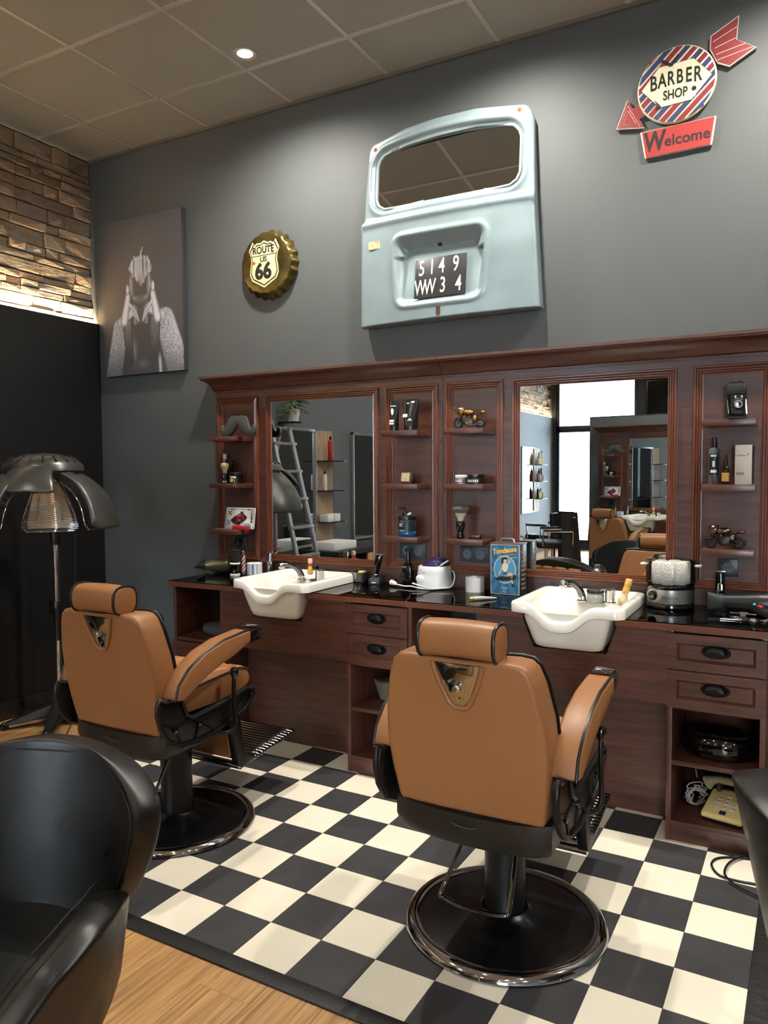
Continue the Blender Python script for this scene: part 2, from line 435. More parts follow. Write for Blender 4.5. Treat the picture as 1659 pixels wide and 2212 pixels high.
# oak floor, planks run towards the back wall
floor = struct(MB().bb(XL - 0.1, XR + 0.1, FACADE_Y - 0.1, 0.05, -0.06, -0.006).build('floor', mat('oak_floor_far', (172, 128, 80), 0.45, var=0.12, vscale=5, stretch=(6, 0.6, 1))))
rp = random.Random(3)
x = XL + 0.05
while x < 2.3:
    y = rp.uniform(-0.9, 0.0); ys = [0.0, y]
    while ys[-1] > -4.3: ys.append(ys[-1] - 1.28)
    for a, b in zip(ys, ys[1:]):
        MB().bb(x + 0.0006, x + 0.1794, b + 0.0006, a - 0.0006, -0.006, 0.0).build('plank', OAK, floor, smooth=0)
    x += 0.18
MB().bb(2.33, XR, -4.3, 0, -0.006, 0).build('far_planks', OAK, floor)['kind'] = 'stuff'
MB().bb(XL, XR, FACADE_Y, -5.58, -0.006, 0).build('far_planks', OAK, floor)['kind'] = 'stuff'

# black and white tiles set in the oak floor, a black border round them
tiles = thing('checkered_floor', (0, -1.0, 0.0), kind='structure')
GR = -0.01198; gc, gs = math.cos(GR), math.sin(GR)
def gxy(i, j): return (0.2 * (gc * i + gs * j), 0.2 * (gs * i - gc * j) - 1.5)
TW = mat('cream_tile', (232, 224, 204), 0.34, bump=0.03, bscale=40, var=0.025, vscale=9, objvar=0.02, rvar=0.06)
TB = mat('anthracite_tile', (58, 58, 60), 0.42, bump=0.03, bscale=40, var=0.10, vscale=12, objvar=0.06, rvar=0.08)
for j in range(-7, 2):
    for i in range(-7, 8):
        j1 = j + 1 if j < 1 else 1.97
        g = 0.004
        q = [gxy(i + g, j + g), gxy(i + 1 - g, j + g), gxy(i + 1 - g, j1 - g), gxy(i + g, j1 - g)]
        if q[0][1] > -0.02: continue
        MB().loft([[(a, b, 0.0) for a, b in q], [(a, b, 0.003) for a, b in q]]).build('tile', TW if (i + j) % 2 == 0 else TB, tiles, world=True, smooth=0)
MB().loft([[gxy(a, b) + (0.0,) for a, b in ((-7, -7.4), (8, -7.4), (8, 1.97), (-7, 1.97))], [gxy(a, b) + (0.0012,) for a, b in ((-7, -7.4), (8, -7.4), (8, 1.97), (-7, 1.97))]]).build('grout', mat('grout', (64, 62, 58), 0.9), tiles, world=True, smooth=0)
STRIP = mat('border_strip', (16, 15, 15), 0.55, bump=0.3, bscale=30, var=0.4, vscale=18)
for n, (i0, i1, j0, j1) in enumerate(((-7.3, 8.33, 1.97, 2.27), (8, 8.33, -7.2, 1.97), (-7.3, -7, -7.2, 1.97))):
    q = [gxy(i0, j0), gxy(i1, j0), gxy(i1, j1), gxy(i0, j1)]
    struct(MB().loft([[(a, b, 0.0) for a, b in q], [(a, b, 0.007) for a, b in q]]).build('trim_%d' % (n + 1), STRIP, bevel=0.003))

# far facade behind the camera: glazed shop front, street outside
fy = FACADE_Y
fac = MB()
xs = [XL - 0.1, -2.45, -0.95, 2.6, 4.6, XR + 0.1]
for (a, b) in ((xs[0], xs[1]), (xs[2], xs[3]), (xs[4], xs[5])): fac.bb(a, b, fy - 0.12, fy, 0, CZ + 0.1)
for (a, b) in ((xs[1], xs[2]), (xs[3], xs[4])):
    fac.bb(a, b, fy - 0.12, fy, 0, 0.12); fac.bb(a, b, fy - 0.12, fy, 3.2, CZ + 0.1)
struct(fac.build('wall_front', mat('facade_paint', (52, 58, 64), 0.6), smooth=0))
FRAME = mat('window_frame', (30, 33, 36), 0.4)
CLEAR = pane_glass('window_pane')
for n, (a, b) in enumerate(((-2.45, -0.95), (2.6, 4.6))):  # the second, right-hand window is invented for its daylight
    w = struct(thing('window_%d' % (n + 1), ((a + b) / 2, fy - 0.06, 0.12)))
    for (p, q, r, s_) in ((a, a + 0.06, 0.12, 3.2), (b - 0.06, b, 0.12, 3.2), (a, b, 0.12, 0.18), (a, b, 3.14, 3.2), (a, b, 2.22, 2.34)):
        MB().bb(p, q, fy - 0.1, fy - 0.03, r, s_).build('window_frame', FRAME, w, world=True, bevel=0.004)
    for (r, s_) in ((0.18, 2.22), (2.34, 3.14)):
        MB().bb(a + 0.06, b - 0.06, fy - 0.07, fy - 0.064, r, s_).build('pane', CLEAR, w, world=True, smooth=0)
street = struct(MB().bb(-30, 30, -45, fy - 0.13, -0.2, -0.05).build('ground_outside', mat('asphalt', (120, 120, 120), 0.9)))
bld = thing('building', (-4, -26, -0.05), 'pale metal clad building with ribbed shutters across the street', 'building')
MB().bb(-16, 8, -30, -26, -0.05, 5.2).build('wall', mat('pale_cladding', (150, 160, 168), 0.8), bld, world=True)
for k in range(15): MB().bb(-9, -2.2, -25.99, -25.95, 0.2 + k * 0.2, 0.36 + k * 0.2).build('shutter_slat', mat('shutter', (120, 138, 150), 0.7), bld, world=True, smooth=0)
MB().bb(-16, 8, -25.99, -25.7, 4.9, 5.4).build('fascia', mat('fascia', (70, 82, 92), 0.7), bld, world=True)
# ================================================================== THINGS ON THE BACK WALL
# ---- canvas print of a tattooed man, hands behind the neck (drawn from soft shapes)
cv = thing('canvas_print', (-2.05, -0.001, 2.135), 'tall canvas print of a tattooed man with bowed head, on the dark wall', 'picture')
X0, X1, Z0, Z1 = -2.40, -1.705, 2.135, 3.138
def sd_ell(x, z, cx_, cz_, rx, rz): return math.hypot((x - cx_) / rx, (z - cz_) / rz) - 1
def cap_d(x, z, ax, az, bx, bz, ra, rb):
    t = max(0, min(1, ((x - ax) * (bx - ax) + (z - az) * (bz - az)) / ((bx - ax) ** 2 + (bz - az) ** 2)))
    return math.hypot(x - ax - t * (bx - ax), z - az - t * (bz - az)) / (ra + (rb - ra) * t) - 1
def hsh(a, b): v = math.sin(a * 127.1 + b * 311.7) * 43758.5453; return v - math.floor(v)
def vnoise(x, y):
    xi, yi = math.floor(x), math.floor(y); u, v = smooth01(x - xi), smooth01(y - yi)
    return (hsh(xi, yi) * (1 - u) + hsh(xi + 1, yi) * u) * (1 - v) + (hsh(xi, yi + 1) * (1 - u) + hsh(xi + 1, yi + 1) * u) * v
def portrait(a, b):
    """a 0..1 across, b 0..1 up -> grey value of the print"""
    x, z = a, b * 1.44                                   # square units
    c = 0.475
    g = 0.062 + 0.02 * b - 0.02 * abs(a - 0.5)
    sk = 0.85 + 0.3 * vnoise(x * 40, z * 40)
    # torso in shadow, rim light at the waist
    if sd_ell(x, z, c, 0.10, 0.25, 0.48) < 0:
        g = 0.045 + 0.16 * math.exp(-((x - 0.37) / 0.045) ** 2 - ((z - 0.22) / 0.10) ** 2) + 0.07 * math.exp(-((x - 0.49) / 0.06) ** 2 - ((z - 0.09) / 0.04) ** 2)
    if z < 0.20:
        g = max(g, 0.42 * math.exp(-((x - 0.215 - 0.06 * z) / 0.012) ** 2) * smooth01((0.2 - z) / 0.12), 0.36 * math.exp(-((x - 0.715 + 0.05 * z) / 0.02) ** 2) * smooth01((0.22 - z) / 0.12))
    # shoulders and tattooed upper arms
    for (q, sgn) in (((0.21, 0.44, 0.09, -0.08, 0.105, 0.115), -1), ((0.78, 0.47, 0.95, -0.02, 0.125, 0.15), 1)):
        d = cap_d(x, z, *q)
        if d < 0:
            w = vnoise(x * 22 + sgn * 3, z * 20)
            ln = abs(math.sin(x * 70 + z * 52 + 17 * vnoise(x * 34 + sgn * 3, z * 31) + 4 * w)) ; fine = vnoise(x * 95, z * 90)
            lit = smooth01((z + 0.12) / 0.55) * (0.45 + 0.55 * smooth01(abs(x - c) * 2.6 - 0.3))
            tat = smooth01((ln - 0.35) * 2.2) * (0.55 + 0.45 * fine)
            g = 0.05 + (0.13 + 0.32 * tat) * lit * smooth01(-d * 5) + 0.05 * smooth01(-d * 5)
    # inner upper arms folded forward, darker
    for q in ((0.30, 0.47, 0.33, 0.12, 0.06, 0.05), (0.66, 0.49, 0.63, 0.14, 0.07, 0.055)):
        d = cap_d(x, z, *q)
        if d < 0: g = 0.04 + 0.20 * smooth01(-d * 1.6) * smooth01((z - 0.16) / 0.4) * (0.4 + 0.6 * vnoise(x * 70, z * 50))
    # collar, neck and hands
    for q in ((0.22, 0.50, c - 0.07, 0.60, 0.05, 0.045), (0.74, 0.52, c + 0.08, 0.61, 0.055, 0.045)):
        d = cap_d(x, z, *q)
        if d < 0: g = max(g, 0.12 + 0.34 * smooth01(-d * 1.5) * sk)
    if abs(x - c) < 0.09 and 0.46 < z < 0.66: g = 0.06 + 0.16 * smooth01((abs(x - c) - 0.02) / 0.06)
    for s_ in (-1, 1):
        d = cap_d(x, z, c + s_ * 0.215, 0.50, c + s_ * 0.155, 0.74, 0.052, 0.036)        # wrist and back of the hand
        if d < 0: g = 0.16 + 0.46 * smooth01(-d * 1.3) * sk
        for k in range(4):                                                              # fingers laced behind the neck
            d = cap_d(x, z, c + s_ * (0.145 - 0.026 * k), 0.66 - 0.022 * k, c + s_ * (0.075 - 0.016 * k), 0.545 - 0.018 * k, 0.0155, 0.011)
            if d < 0: g = 0.14 + 0.45 * smooth01(-d * 1.8) * (1 - 0.14 * k)
    # head, bowed: lit temples, face in shadow
    d = sd_ell(x, z, c, 0.83, 0.155, 0.215)
    if d < 0:
        e = abs(x - c) / 0.155
        g = 0.05 + 0.42 * smooth01((e - 0.42) / 0.5) * smooth01(-d * 4) * (0.55 + 0.45 * vnoise(x * 130, z * 90))
        if z < 0.72: g = 0.03 + (0.10 + 0.30 * smooth01((e - 0.15) / 0.6)) * smooth01(-d * 3) * smooth01((0.74 - z) / 0.05) + g * smooth01((z - 0.69) / 0.03) * 0.4
    for s_ in (-1, 1):
        d = sd_ell(x, z, c + s_ * 0.163, 0.79, 0.022, 0.052)
        if d < 0: g = 0.18 + 0.42 * smooth01(-d * 2)
    # long hair falling forward in bright strands
    top = 1.10 - 0.02 * vnoise(x * 90, 1.0)
    low = 0.78 + 1.05 * abs(x - c - 0.02) + 0.05 * vnoise(x * 75, 7.0)
    if sd_ell(x, z, c + 0.005, 0.94, 0.15, 0.155) < 0 and low < z < top:
        st = vnoise((x - c) * 120 + 14 * (z - 0.8) * (x - c), z * 5) * 0.65 + vnoise((x - c) * 260, z * 8) * 0.35
        g = 0.10 + 0.78 * st ** 1.5 * (0.35 + 0.65 * smooth01((z - 0.74) / 0.22)) * smooth01((top - z) / 0.03)
    for (x_, z_, dx, L_) in ((c + 0.0, 1.06, 0.45, 0.10), (c + 0.03, 1.05, -0.25, 0.07), (c - 0.05, 1.04, -0.5, 0.05), (c + 0.08, 1.02, 0.6, 0.05)):
        if z_ < z < z_ + L_ and abs(x - x_ - dx * (z - z_)) < 0.0045: g = max(g, 0.55)
    return g
NU, NV = 190, 274
mbp = MB().grid(lambda u, v: (X0 + (X1 - X0) * u, -0.0402, Z0 + (Z1 - Z0) * v), NU, NV)
po = mbp.build('printed_front', vcol_mat('canvas_ink', 0.75), cv, world=True, smooth=0)
ca = po.data.color_attributes.new('print', 'FLOAT_COLOR', 'POINT')
cols = []
for vtx in po.data.vertices:
    g = portrait((vtx.co.x + cv.location.x - X0) / (X1 - X0), (vtx.co.z + cv.location.z - Z0) / (Z1 - Z0))
    g = min(0.9, g * (1.05 + 0.5 * smooth01((g - 0.12) / 0.25))); cols += [g * 0.96, g * 0.98, g * 1.08, 1]
ca.data.foreach_set('color', cols)
MB().bb(X0, X1, -0.04, -0.001, Z0, Z1).build('stretched_canvas', mat('canvas_edge', (52, 52, 56), 0.8), cv, world=True, bevel=0.003)

# ---- bottle cap sign ROUTE US 66
cap = thing('bottle_cap_sign', (-1.05, 0, 2.49), 'rusty olive bottle cap shaped metal sign reading Route US 66', 'sign')
CC = (-1.05, 2.70); R0 = 0.205
CAPM = mat('rusty_olive_tin', (86, 74, 38), 0.32, 0.75, bump=0.15, bscale=30, var=0.45, vscale=14)
rings = []
for (rr, w, cr_) in ((0.002, 0.052, 0), (0.10, 0.052, 0), (0.165, 0.050, 0), (0.178, 0.044, 0.2), (0.190, 0.028, 0.7), (0.205, 0.006, 1.0), (0.203, 0.004, 1.0)):
    ring = []
    for i in range(126):
        a = 2 * PI * i / 126; c = 0.5 - 0.5 * math.cos(21 * a)
        r = rr - 0.012 * cr_ * c
        ring.append((CC[0] + r * math.cos(a), -w - 0.006 * cr_ * (1 - c) * (w > 0.01), CC[1] + r * math.sin(a)))
    rings.append(ring)
MB().loft(rings, True, False).build('crimped_disc', CAPM, cap, world=True, smooth=50)
def shield(s, n=0):
    half = [(0, 1.0), (0.25, 0.90), (0.42, 0.93), (0.60, 0.86), (0.74, 1.0), (0.98, 0.62), (0.86, 0.36), (0.82, 0.1), (0.90, -0.2), (0.92, -0.45), (0.78, -0.72), (0.45, -0.86), (0, -1.06)]
    pts = half + [(-x, z) for x, z in reversed(half[1:-1])]
    return [(CC[0] - 0.008 + x * 0.108 * s, CC[1] + 0.002 + z * 0.126 * s) for x, z in pts]
CREAM = mat('aged_cream_print', (222, 212, 160), 0.4, 0.2, var=0.16, vscale=22)
BLKPR = mat('black_print', (20, 20, 20), 0.5)
MB().prism(shield(1.04), -0.0535, -0.052).build('shield_border', CREAM, cap, world=True, smooth=0)
MB().prism(shield(0.96), -0.0541, -0.0535).build('shield_line', BLKPR, cap, world=True, smooth=0)
MB().prism(shield(0.90), -0.0547, -0.0541).build('shield_field', CREAM, cap, world=True, smooth=0)
def wtext(name, body, size, m, par, x, z, y, roll=0, **k):
    o = text(name, body, size, m, None, wallM(x, z, y, roll), **k)
    p = par; L = Vector((0, 0, 0))
    while p is not None: L += p.location; p = p.parent
    o.data.transform(Matrix.Translation(-L)); o.parent = par; return o
wtext('lettering', 'ROUTE', 0.056, BLKPR, cap, CC[0] - 0.012, CC[1] + 0.078, -0.0552, bold=0.0014, sx=0.86)
MB().bb(CC[0] - 0.104, CC[0] + 0.08, -0.0553, -0.0546, CC[1] + 0.046, CC[1] + 0.050).build('rule', BLKPR, cap, world=True)
wtext('lettering', 'US', 0.042, BLKPR, cap, CC[0] - 0.012, CC[1] + 0.025, -0.0552, bold=0.001)
wtext('lettering', '66', 0.125, BLKPR, cap, CC[0] - 0.014, CC[1] - 0.045, -0.0552, bold=0.005, sx=0.95)
RUST = mat('rust', (150, 92, 30), 0.8, var=0.3)
for (u, v, r) in ((-0.062, 0.115, 0.012), (-0.08, 0.01, 0.010), (0.055, 0.06, 0.008), (-0.05, 0.14, 0.006), (-0.09, -0.135, 0.008)):
    MB().lathe([(0.0004, 0), (r, 0)], n=10, axis='y', cap1=False, c=(CC[0] + u, -0.0556 if math.hypot(u, v) < 0.13 else -0.05, CC[1] + v), sy=1.0).build('rust_spot', RUST, cap, world=True, smooth=0)

# ---- tailgate of an old van
tg = thing('van_tailgate', (0.08, 0, 2.265), 'pale blue old van tailgate hung on the wall, with window and number plate', 'car door')
Lp = [(2.263, -0.404), (2.538, -0.401), (2.79, -0.397), (2.82, -0.386), (3.04, -0.377), (3.30, -0.366)]
Rp = [(2.27, 0.597), (2.58, 0.578), (2.79, 0.566), (2.82, 0.565), (3.04, 0.558), (3.30, 0.55)]
def ztop(a):
    base = interp(a, [(0, 3.22), (0.1, 3.236), (0.25, 3.266), (0.45, 3.277), (0.68, 3.277), (0.87, 3.256), (1, 3.24)])
    base -= 0.062 * max(0, 1 - a / 0.055) ** 2.2 + 0.075 * max(0, 1 - (1 - a) / 0.06) ** 2.2
    return base
def rrsdf(x, z, x0, x1, z0, z1, r):
    qx = abs(x - (x0 + x1) / 2) - (x1 - x0) / 2 + r; qz = abs(z - (z0 + z1) / 2) - (z1 - z0) / 2 + r
    return math.hypot(max(qx, 0), max(qz, 0)) + min(max(qx, qz), 0) - r
def winsdf(x, z):
    return rrsdf(x, z + 0.035 * ((x - 0.09) / 0.4) ** 2 * (z > 3.05), -0.305, 0.483, 2.875, 3.195, 0.065)
def recsdf(x, z): return rrsdf(x, z, -0.185 + 0.12 * max(0, 2.62 - z) * 0.6, 0.325 - 0.08 * max(0, 2.62 - z), 2.35, 2.70, 0.05)
def tg_w(x, z):
    w = 0.075 + 0.03 * (1 - ((x - 0.09) / 0.5) ** 2)
    w -= 0.018 * smooth01((z - 2.80) / 0.035)                      # ledge below the window
    w += 0.010 * math.exp(-((z - 2.795) / 0.018) ** 2)
    w -= 0.03 * smooth01((z - 2.85) / 0.45)                        # leans back to the roof
    d = winsdf(x, z)
    w += 0.010 * math.exp(-((d - 0.035) / 0.012) ** 2) - 0.016 * smooth01((0.03 - d) / 0.02)
    r = recsdf(x, z)
    dep = 0.045 * (0.55 + 0.45 * smooth01((z - 2.36) / 0.2))
    w += 0.007 * math.exp(-((r - 0.008) / 0.012) ** 2) - dep * smooth01((-r + 0.002) / (0.035 if z < 2.6 else 0.07))
    ex = min(x - interp(z, Lp), interp(z, Rp) - x)
    w -= 0.02 * max(0, 1 - ex / 0.02) ** 2
    return w
def tg_pos(u, v):
    zt = ztop(u); z = 2.264 + 0.008 * u + (zt - 2.264 - 0.008 * u) * v
    xl, xr = interp(z, Lp), interp(z, Rp); x = xl + (xr - xl) * u
    return (x, -tg_w(x, z), z)
gm = MB().grid(tg_pos, 110, 120)
gm.f = [f for f in gm.f if winsdf(sum(gm.v[i].x for i in f) / 4, sum(gm.v[i].z for i in f) / 4) > 0.0]
TGB = mat('faded_blue_paint', (130, 147, 151), 0.40, 0.25, var=0.10, vscale=5, bump=0.04, bscale=8, rvar=0.12, coat=0.15)
pan = gm.build('pressed_panel', TGB, tg, world=True, smooth=60)
md = pan.modifiers.new('thick', 'SOLIDIFY'); md.thickness = 0.004; md.offset = -1
# folded rim that reaches back to the wall
us = [k / 60 for k in range(61)]; vs_ = [k / 60 for k in range(61)]
loop = [tg_pos(0, v) for v in vs_] + [tg_pos(u, 1) for u in us[1:]] + [tg_pos(1, v) for v in reversed(vs_[:-1])] + [tg_pos(u, 0) for u in reversed(us[1:-1])]
MB().loft([loop, [(x + (0.06 - x) * 0.008, -0.012, z) for x, y, z in loop]], False, False).build('folded_edge', TGB, tg, world=True, smooth=60)
wl = []
for k in range(72):
    a = 2 * PI * k / 72; cxw, czw = 0.089, 3.035; lo_, hi_ = 0.0, 0.6
    for _ in range(30):
        mid = (lo_ + hi_) / 2
        if winsdf(cxw + mid * math.cos(a), czw + mid * math.sin(a)) < 0.004: lo_ = mid
        else: hi_ = mid
    wl.append((cxw + lo_ * math.cos(a), czw + lo_ * math.sin(a)))
tl = lambda x, z: 0.052 - 0.03 * (z - 2.87) / 0.32
MB().tube([(x, -tl(x, z) - 0.004, z) for x, z in wl], 0.008, 8, closed=True).build('window_seal', mat('grey_seal', (132, 148, 150), 0.5, 0.2), tg, world=True)
GLS = mat('tailgate_glass', (215, 215, 212), 0.02, 1.0, rvar=0.02)
MB().loft([[(x, -tl(x, z) + 0.002, z) for x, z in wl], [(x, -tl(x, z) - 0.002, z) for x, z in wl]]).build('window_glass', GLS, tg, world=True, smooth=0)
tilt = lambda z: 0.004 + 0.11 * (2.581 - z)          # the plate leans with the panel
MB().bb(-0.067, 0.217, -0.066, -0.063, 2.376, 2.581).xf(lambda v: (v.x, v.y - tilt(v.z), v.z)).build('number_plate', mat('plate_black', (38, 38, 40), 0.4), tg, world=True, bevel=0.001)
PW = mat('plate_white', (214, 214, 208), 0.5, var=0.2, vscale=40)
for ch, x, z in (('5', -0.030, 2.527), ('1', 0.028, 2.530), ('4', 0.082, 2.530), ('9', 0.160, 2.530), ('W', -0.035, 2.428), ('W', 0.020, 2.428), ('3', 0.092, 2.430), ('4', 0.178, 2.428)):
    pc = wtext('plate_character', ch, 0.112, PW, tg, x, z, -0.0668, bold=0.0006, sx=0.64 if ch != 'W' else 0.56)
    for vv in pc.data.vertices: vv.co.y -= tilt(vv.co.z + tg.location.z)
for x, z in ((-0.06, 2.572), (0.21, 2.574), (-0.06, 2.384), (0.21, 2.384)):
    MB().lathe([(0.0035, 0), (0.003, -0.0015)], c=(x, -0.0665 - tilt(z), z), n=8, axis='y').build('rivet', CHROME, tg, world=True)
MB().lathe([(0.012, 0), (0.012, -0.004)], c=(0.068, -tg_w(0.068, 2.645) + 0.0, 2.645), n=14, axis='y').build('lock_hole', BLKPR, tg, world=True)
for s_ in (-1, 1): MB().lathe([(0.004, 0), (0.004, -0.003)], c=(0.068 + s_ * 0.024, -tg_w(0.068, 2.645), 2.645), n=8, axis='y').build('screw', STEEL, tg, world=True)
MB().prism(rrect(0.062, 0.086, 2.278, 2.328, 0.011), -tg_w(0.074, 2.30) - 0.001, -tg_w(0.074, 2.30) + 0.003).build('latch_slot', mat('rust_dark', (70, 46, 30), 0.8), tg, world=True)
MB().prism(rrect(-0.338, -0.252, 2.665, 2.705, 0.008), -tg_w(-0.30, 2.68) - 0.003, -tg_w(-0.30, 2.68)).build('maker_sticker', mat('sticker', (176, 160, 122), 0.6, var=0.3, vscale=60), tg, world=True)
for x, z in ((-0.318, 3.205), (0.478, 3.232)):
    MB().lathe([(0.012, 0), (0.012, -0.003)], c=(x, -tg_w(x, z - .01) + 0.001, z - 0.006), n=10, axis='y').build('hinge_mark', RUST, tg, world=True)
    MB().lathe([(0.004, 0), (0.004, -0.004)], c=(x, -tg_w(x, z - .01), z - 0.008), n=8, axis='y').build('hinge_hole', BLKPR, tg, world=True)

# ---- barber shop arrow sign
bs = thing('barber_sign', (1.188, 0, 2.89), 'round striped tin Barber Shop sign with red arrow and Welcome plate', 'sign')
SC = (1.188, 3.18); SR = 0.165
SRED = mat('sign_red', (124, 44, 46), 0.42, 0.1, var=0.12, vscale=10); SBLU = mat('sign_blue', (52, 58, 94), 0.42, 0.1, var=0.12, vscale=10); SCRM = mat('sign_cream', (206, 202, 172), 0.42, 0.1, var=0.06, vscale=12)
WHT = mat('sign_white', (206, 200, 188), 0.45)
MB().lathe([(0.16, 0.012), (0.165, 0.016), (0.165, 0.020), (0.158, 0.026), (0.001, 0.028)], c=(SC[0], 0, SC[1]), n=64, axis='y').xf(lambda v: (v.x, -v.y, v.z)).build('disc', SCRM, bs, world=True, smooth=50)
ang = math.radians(43)
k = 0; pos = -0.165
dirv = Vector((math.cos(ang), math.sin(ang))); nrm = Vector((-math.sin(ang), math.cos(ang)))
cols3 = [SBLU, SRED]; wst = 0.0205; gap = 0.0085
while pos < 0.165:
    a, b = max(pos, -0.1645), min(pos + wst, 0.1645)
    if b > a:
        n = 7; pts = []
        for t in range(n): o_ = a + (b - a) * t / (n - 1); L_ = math.sqrt(max(1e-6, 0.158 ** 2 - min(abs(o_), 0.1579) ** 2)); pts.append(Vector(SC) + nrm * o_ + dirv * L_)
        for t in reversed(range(n)): o_ = a + (b - a) * t / (n - 1); L_ = math.sqrt(max(1e-6, 0.158 ** 2 - min(abs(o_), 0.1579) ** 2)); pts.append(Vector(SC) + nrm * o_ - dirv * L_)
        MB().prism([tuple(p) for p in pts], -0.0290, -0.0272).build('stripe', cols3[k % 2], bs, world=True, smooth=0)
    k += 1; pos += wst + gap
hexp = [(1.043, 3.181), (1.116, 3.266), (1.259, 3.270), (1.333, 3.186), (1.253, 3.098), (1.121, 3.093)]
MB().prism([(SC[0] + (x - SC[0]) * 1.015, SC[1] + (z - SC[1]) * 1.02) for x, z in hexp], -0.0298, -0.0288).build('plaque_border', BLKPR, bs, world=True, bevel=0.0)
MB().prism(hexp, -0.0306, -0.0296).build('plaque', SCRM, bs, world=True, smooth=0)
for j_, ch in enumerate('BARBER'):
    dx = (j_ - 2.5); wtext('lettering', ch, 0.082 + 0.008 * abs(dx) / 2.5, BLKPR, bs, SC[0] - 0.003 + dx * 0.0365, SC[1] + 0.026 - 0.0012 * dx * dx, -0.0312, bold=0.0016, sx=0.62)
wtext('lettering', 'SHOP', 0.056, BLKPR, bs, SC[0] - 0.003, SC[1] - 0.043, -0.0312, bold=0.0012, sx=0.72)
zz = -0.0314
for (p, q, w) in (((1.128, 3.292), (1.168, 3.262), 0.0055), ((1.168, 3.262), (1.196, 3.300), 0.0055), ((1.10, 3.125), (1.122, 3.10), 0.002), ((1.105, 3.12), (1.114, 3.098), 0.002)):
    MB().tube([(p[0], zz, p[1]), (q[0], zz, q[1])], w, 6).build('razor' if w > 0.003 else 'scissors', BLKPR, bs, world=True)
for c_ in ((1.121, 3.094), (1.110, 3.092)): MB().lathe([(0.005, 0), (0.005, -0.001)], c=(c_[0], zz, c_[1]), n=10, axis='y').build('scissors', BLKPR, bs, world=True)
MB().lathe([(0.010, 0), (0.010, -0.001)], c=(1.262, zz + 0.001, 3.143), n=12, axis='y').build('barber_figure', BLKPR, bs, world=True)
MB().prism([(1.252, 3.132), (1.272, 3.132), (1.268, 3.108), (1.254, 3.108)], zz, zz + 0.001).build('barber_figure', WHT, bs, world=True)
tail = [(1.324, 3.351), (1.435, 3.407), (1.427, 3.31), (1.505, 3.257), (1.401, 3.203), (1.352, 3.230), (1.321, 3.296)]
head = [(0.979, 3.164), (0.930, 3.043), (1.055, 3.023), (1.030, 3.072), (1.055, 3.079), (1.028, 3.132), (1.003, 3.118)]
def inset(poly, s):
    c0 = sum(p[0] for p in poly) / len(poly), sum(p[1] for p in poly) / len(poly)
    return [(c0[0] + (x - c0[0]) * s, c0[1] + (z - c0[1]) * s) for x, z in poly]
for nm, poly in (('arrow_tail', tail), ('arrow_head', head)):
    pp = MB().prism(poly, -0.020, -0.006).build(nm, WHT, bs, world=True, bevel=0.002)
    MB().prism(inset(poly, 0.94), -0.0212, -0.0195).build('red_face', SRED, pp, world=False)
    pp.children[0].data.transform(Matrix.Translation(-bs.location))
for t in (0.24, 0.47, 0.70, 0.9):
    a = Vector(tail[0]).lerp(Vector(tail[5]), t) - Vector((0.006, 0)); b = (Vector(tail[1]).lerp(Vector(tail[2]), min(1, t * 2)) if t < 0.5 else Vector(tail[2]).lerp(Vector(tail[3]), (t - 0.5) * 2 + 0.1))
    MB().tube([(a.x + 0.01, -0.0215, a.y), (b.x - 0.004, -0.0215, b.y)], 0.0015, 5).build('white_line', WHT, bs, world=True)
for s_ in (0.72, 0.46): 
    q = inset([head[0], head[1], head[2]], s_); q = [(x, z - 0.004) for x, z in q]
    MB().tube([(x, -0.0215, z) for x, z in q], 0.0013, 5, closed=True).build('white_line', WHT, bs, world=True)
wel = [(1.036, 3.008), (1.352, 3.013), (1.336, 2.894), (1.057, 2.889)]
MB().prism(wel, -0.016, -0.004).build('welcome_plate', WHT, bs, world=True, bevel=0.002)
MB().prism(inset(wel, 0.955), -0.0178, -0.0155).build('red_field', mat('sign_coral', (164, 66, 64), 0.3, 0.25, var=0.1, vscale=6), bs, world=True, smooth=0)
wtext('lettering', 'W', 0.118, BLKPR, bs, 1.097, 2.952, -0.0182, bold=0.003, sx=0.72, shear=0.05)
wtext('lettering', 'elcome', 0.066, BLKPR, bs, 1.235, 2.946, -0.0182, bold=0.0008, sx=0.98)
# ================================================================== WALL PANELS WITH SHELVES AND MIRRORS
MOULDX = wood('moulding_wood', (96, 50, 33), (112, 62, 42), (1.2, 8, 16), rough=0.24, coat=0.5, bump=0.0)
MOULDZ = wood('moulding_wood_upright', (96, 50, 33), (112, 62, 42), (16, 8, 1.2), rough=0.24, coat=0.5, bump=0.0)
YP = -0.03                                   # front of the panels
MPROF = [(0, 0), (0, .014), (.003, .018), (.009, .018), (.012, .011), (.016, .0135), (.020, .0135), (.022, .008), (.026, .0105), (.030, .0105), (.032, .005), (.036, .007), (.040, .006), (.040, 0)]
def moulding(parent, x0, x1, z0, z1, y=YP, name='moulding_strip'):
    """four mitred strips of a ridged moulding"""
    cor = [(x0, z0, 1, 1), (x1, z0, -1, 1), (x1, z1, -1, -1), (x0, z1, 1, -1)]
    for k in range(4):
        a, b = cor[k], cor[(k + 1) % 4]
        MB().loft([[(c[0] + c[2] * t, y - h, c[1] + c[3] * t) for t, h in MPROF] for c in (a, b)]).build(name, MOULDX if k % 2 == 0 else MOULDZ, parent, world=True, smooth=30)
CPROF = [(0.0, 1.972), (0.034, 1.972), (0.036, 1.985), (0.044, 1.990), (0.048, 2.004), (0.060, 2.026), (0.080, 2.043), (0.096, 2.050), (0.098, 2.056), (0.106, 2.058), (0.106, 2.072), (0.0, 2.072)]
units = []
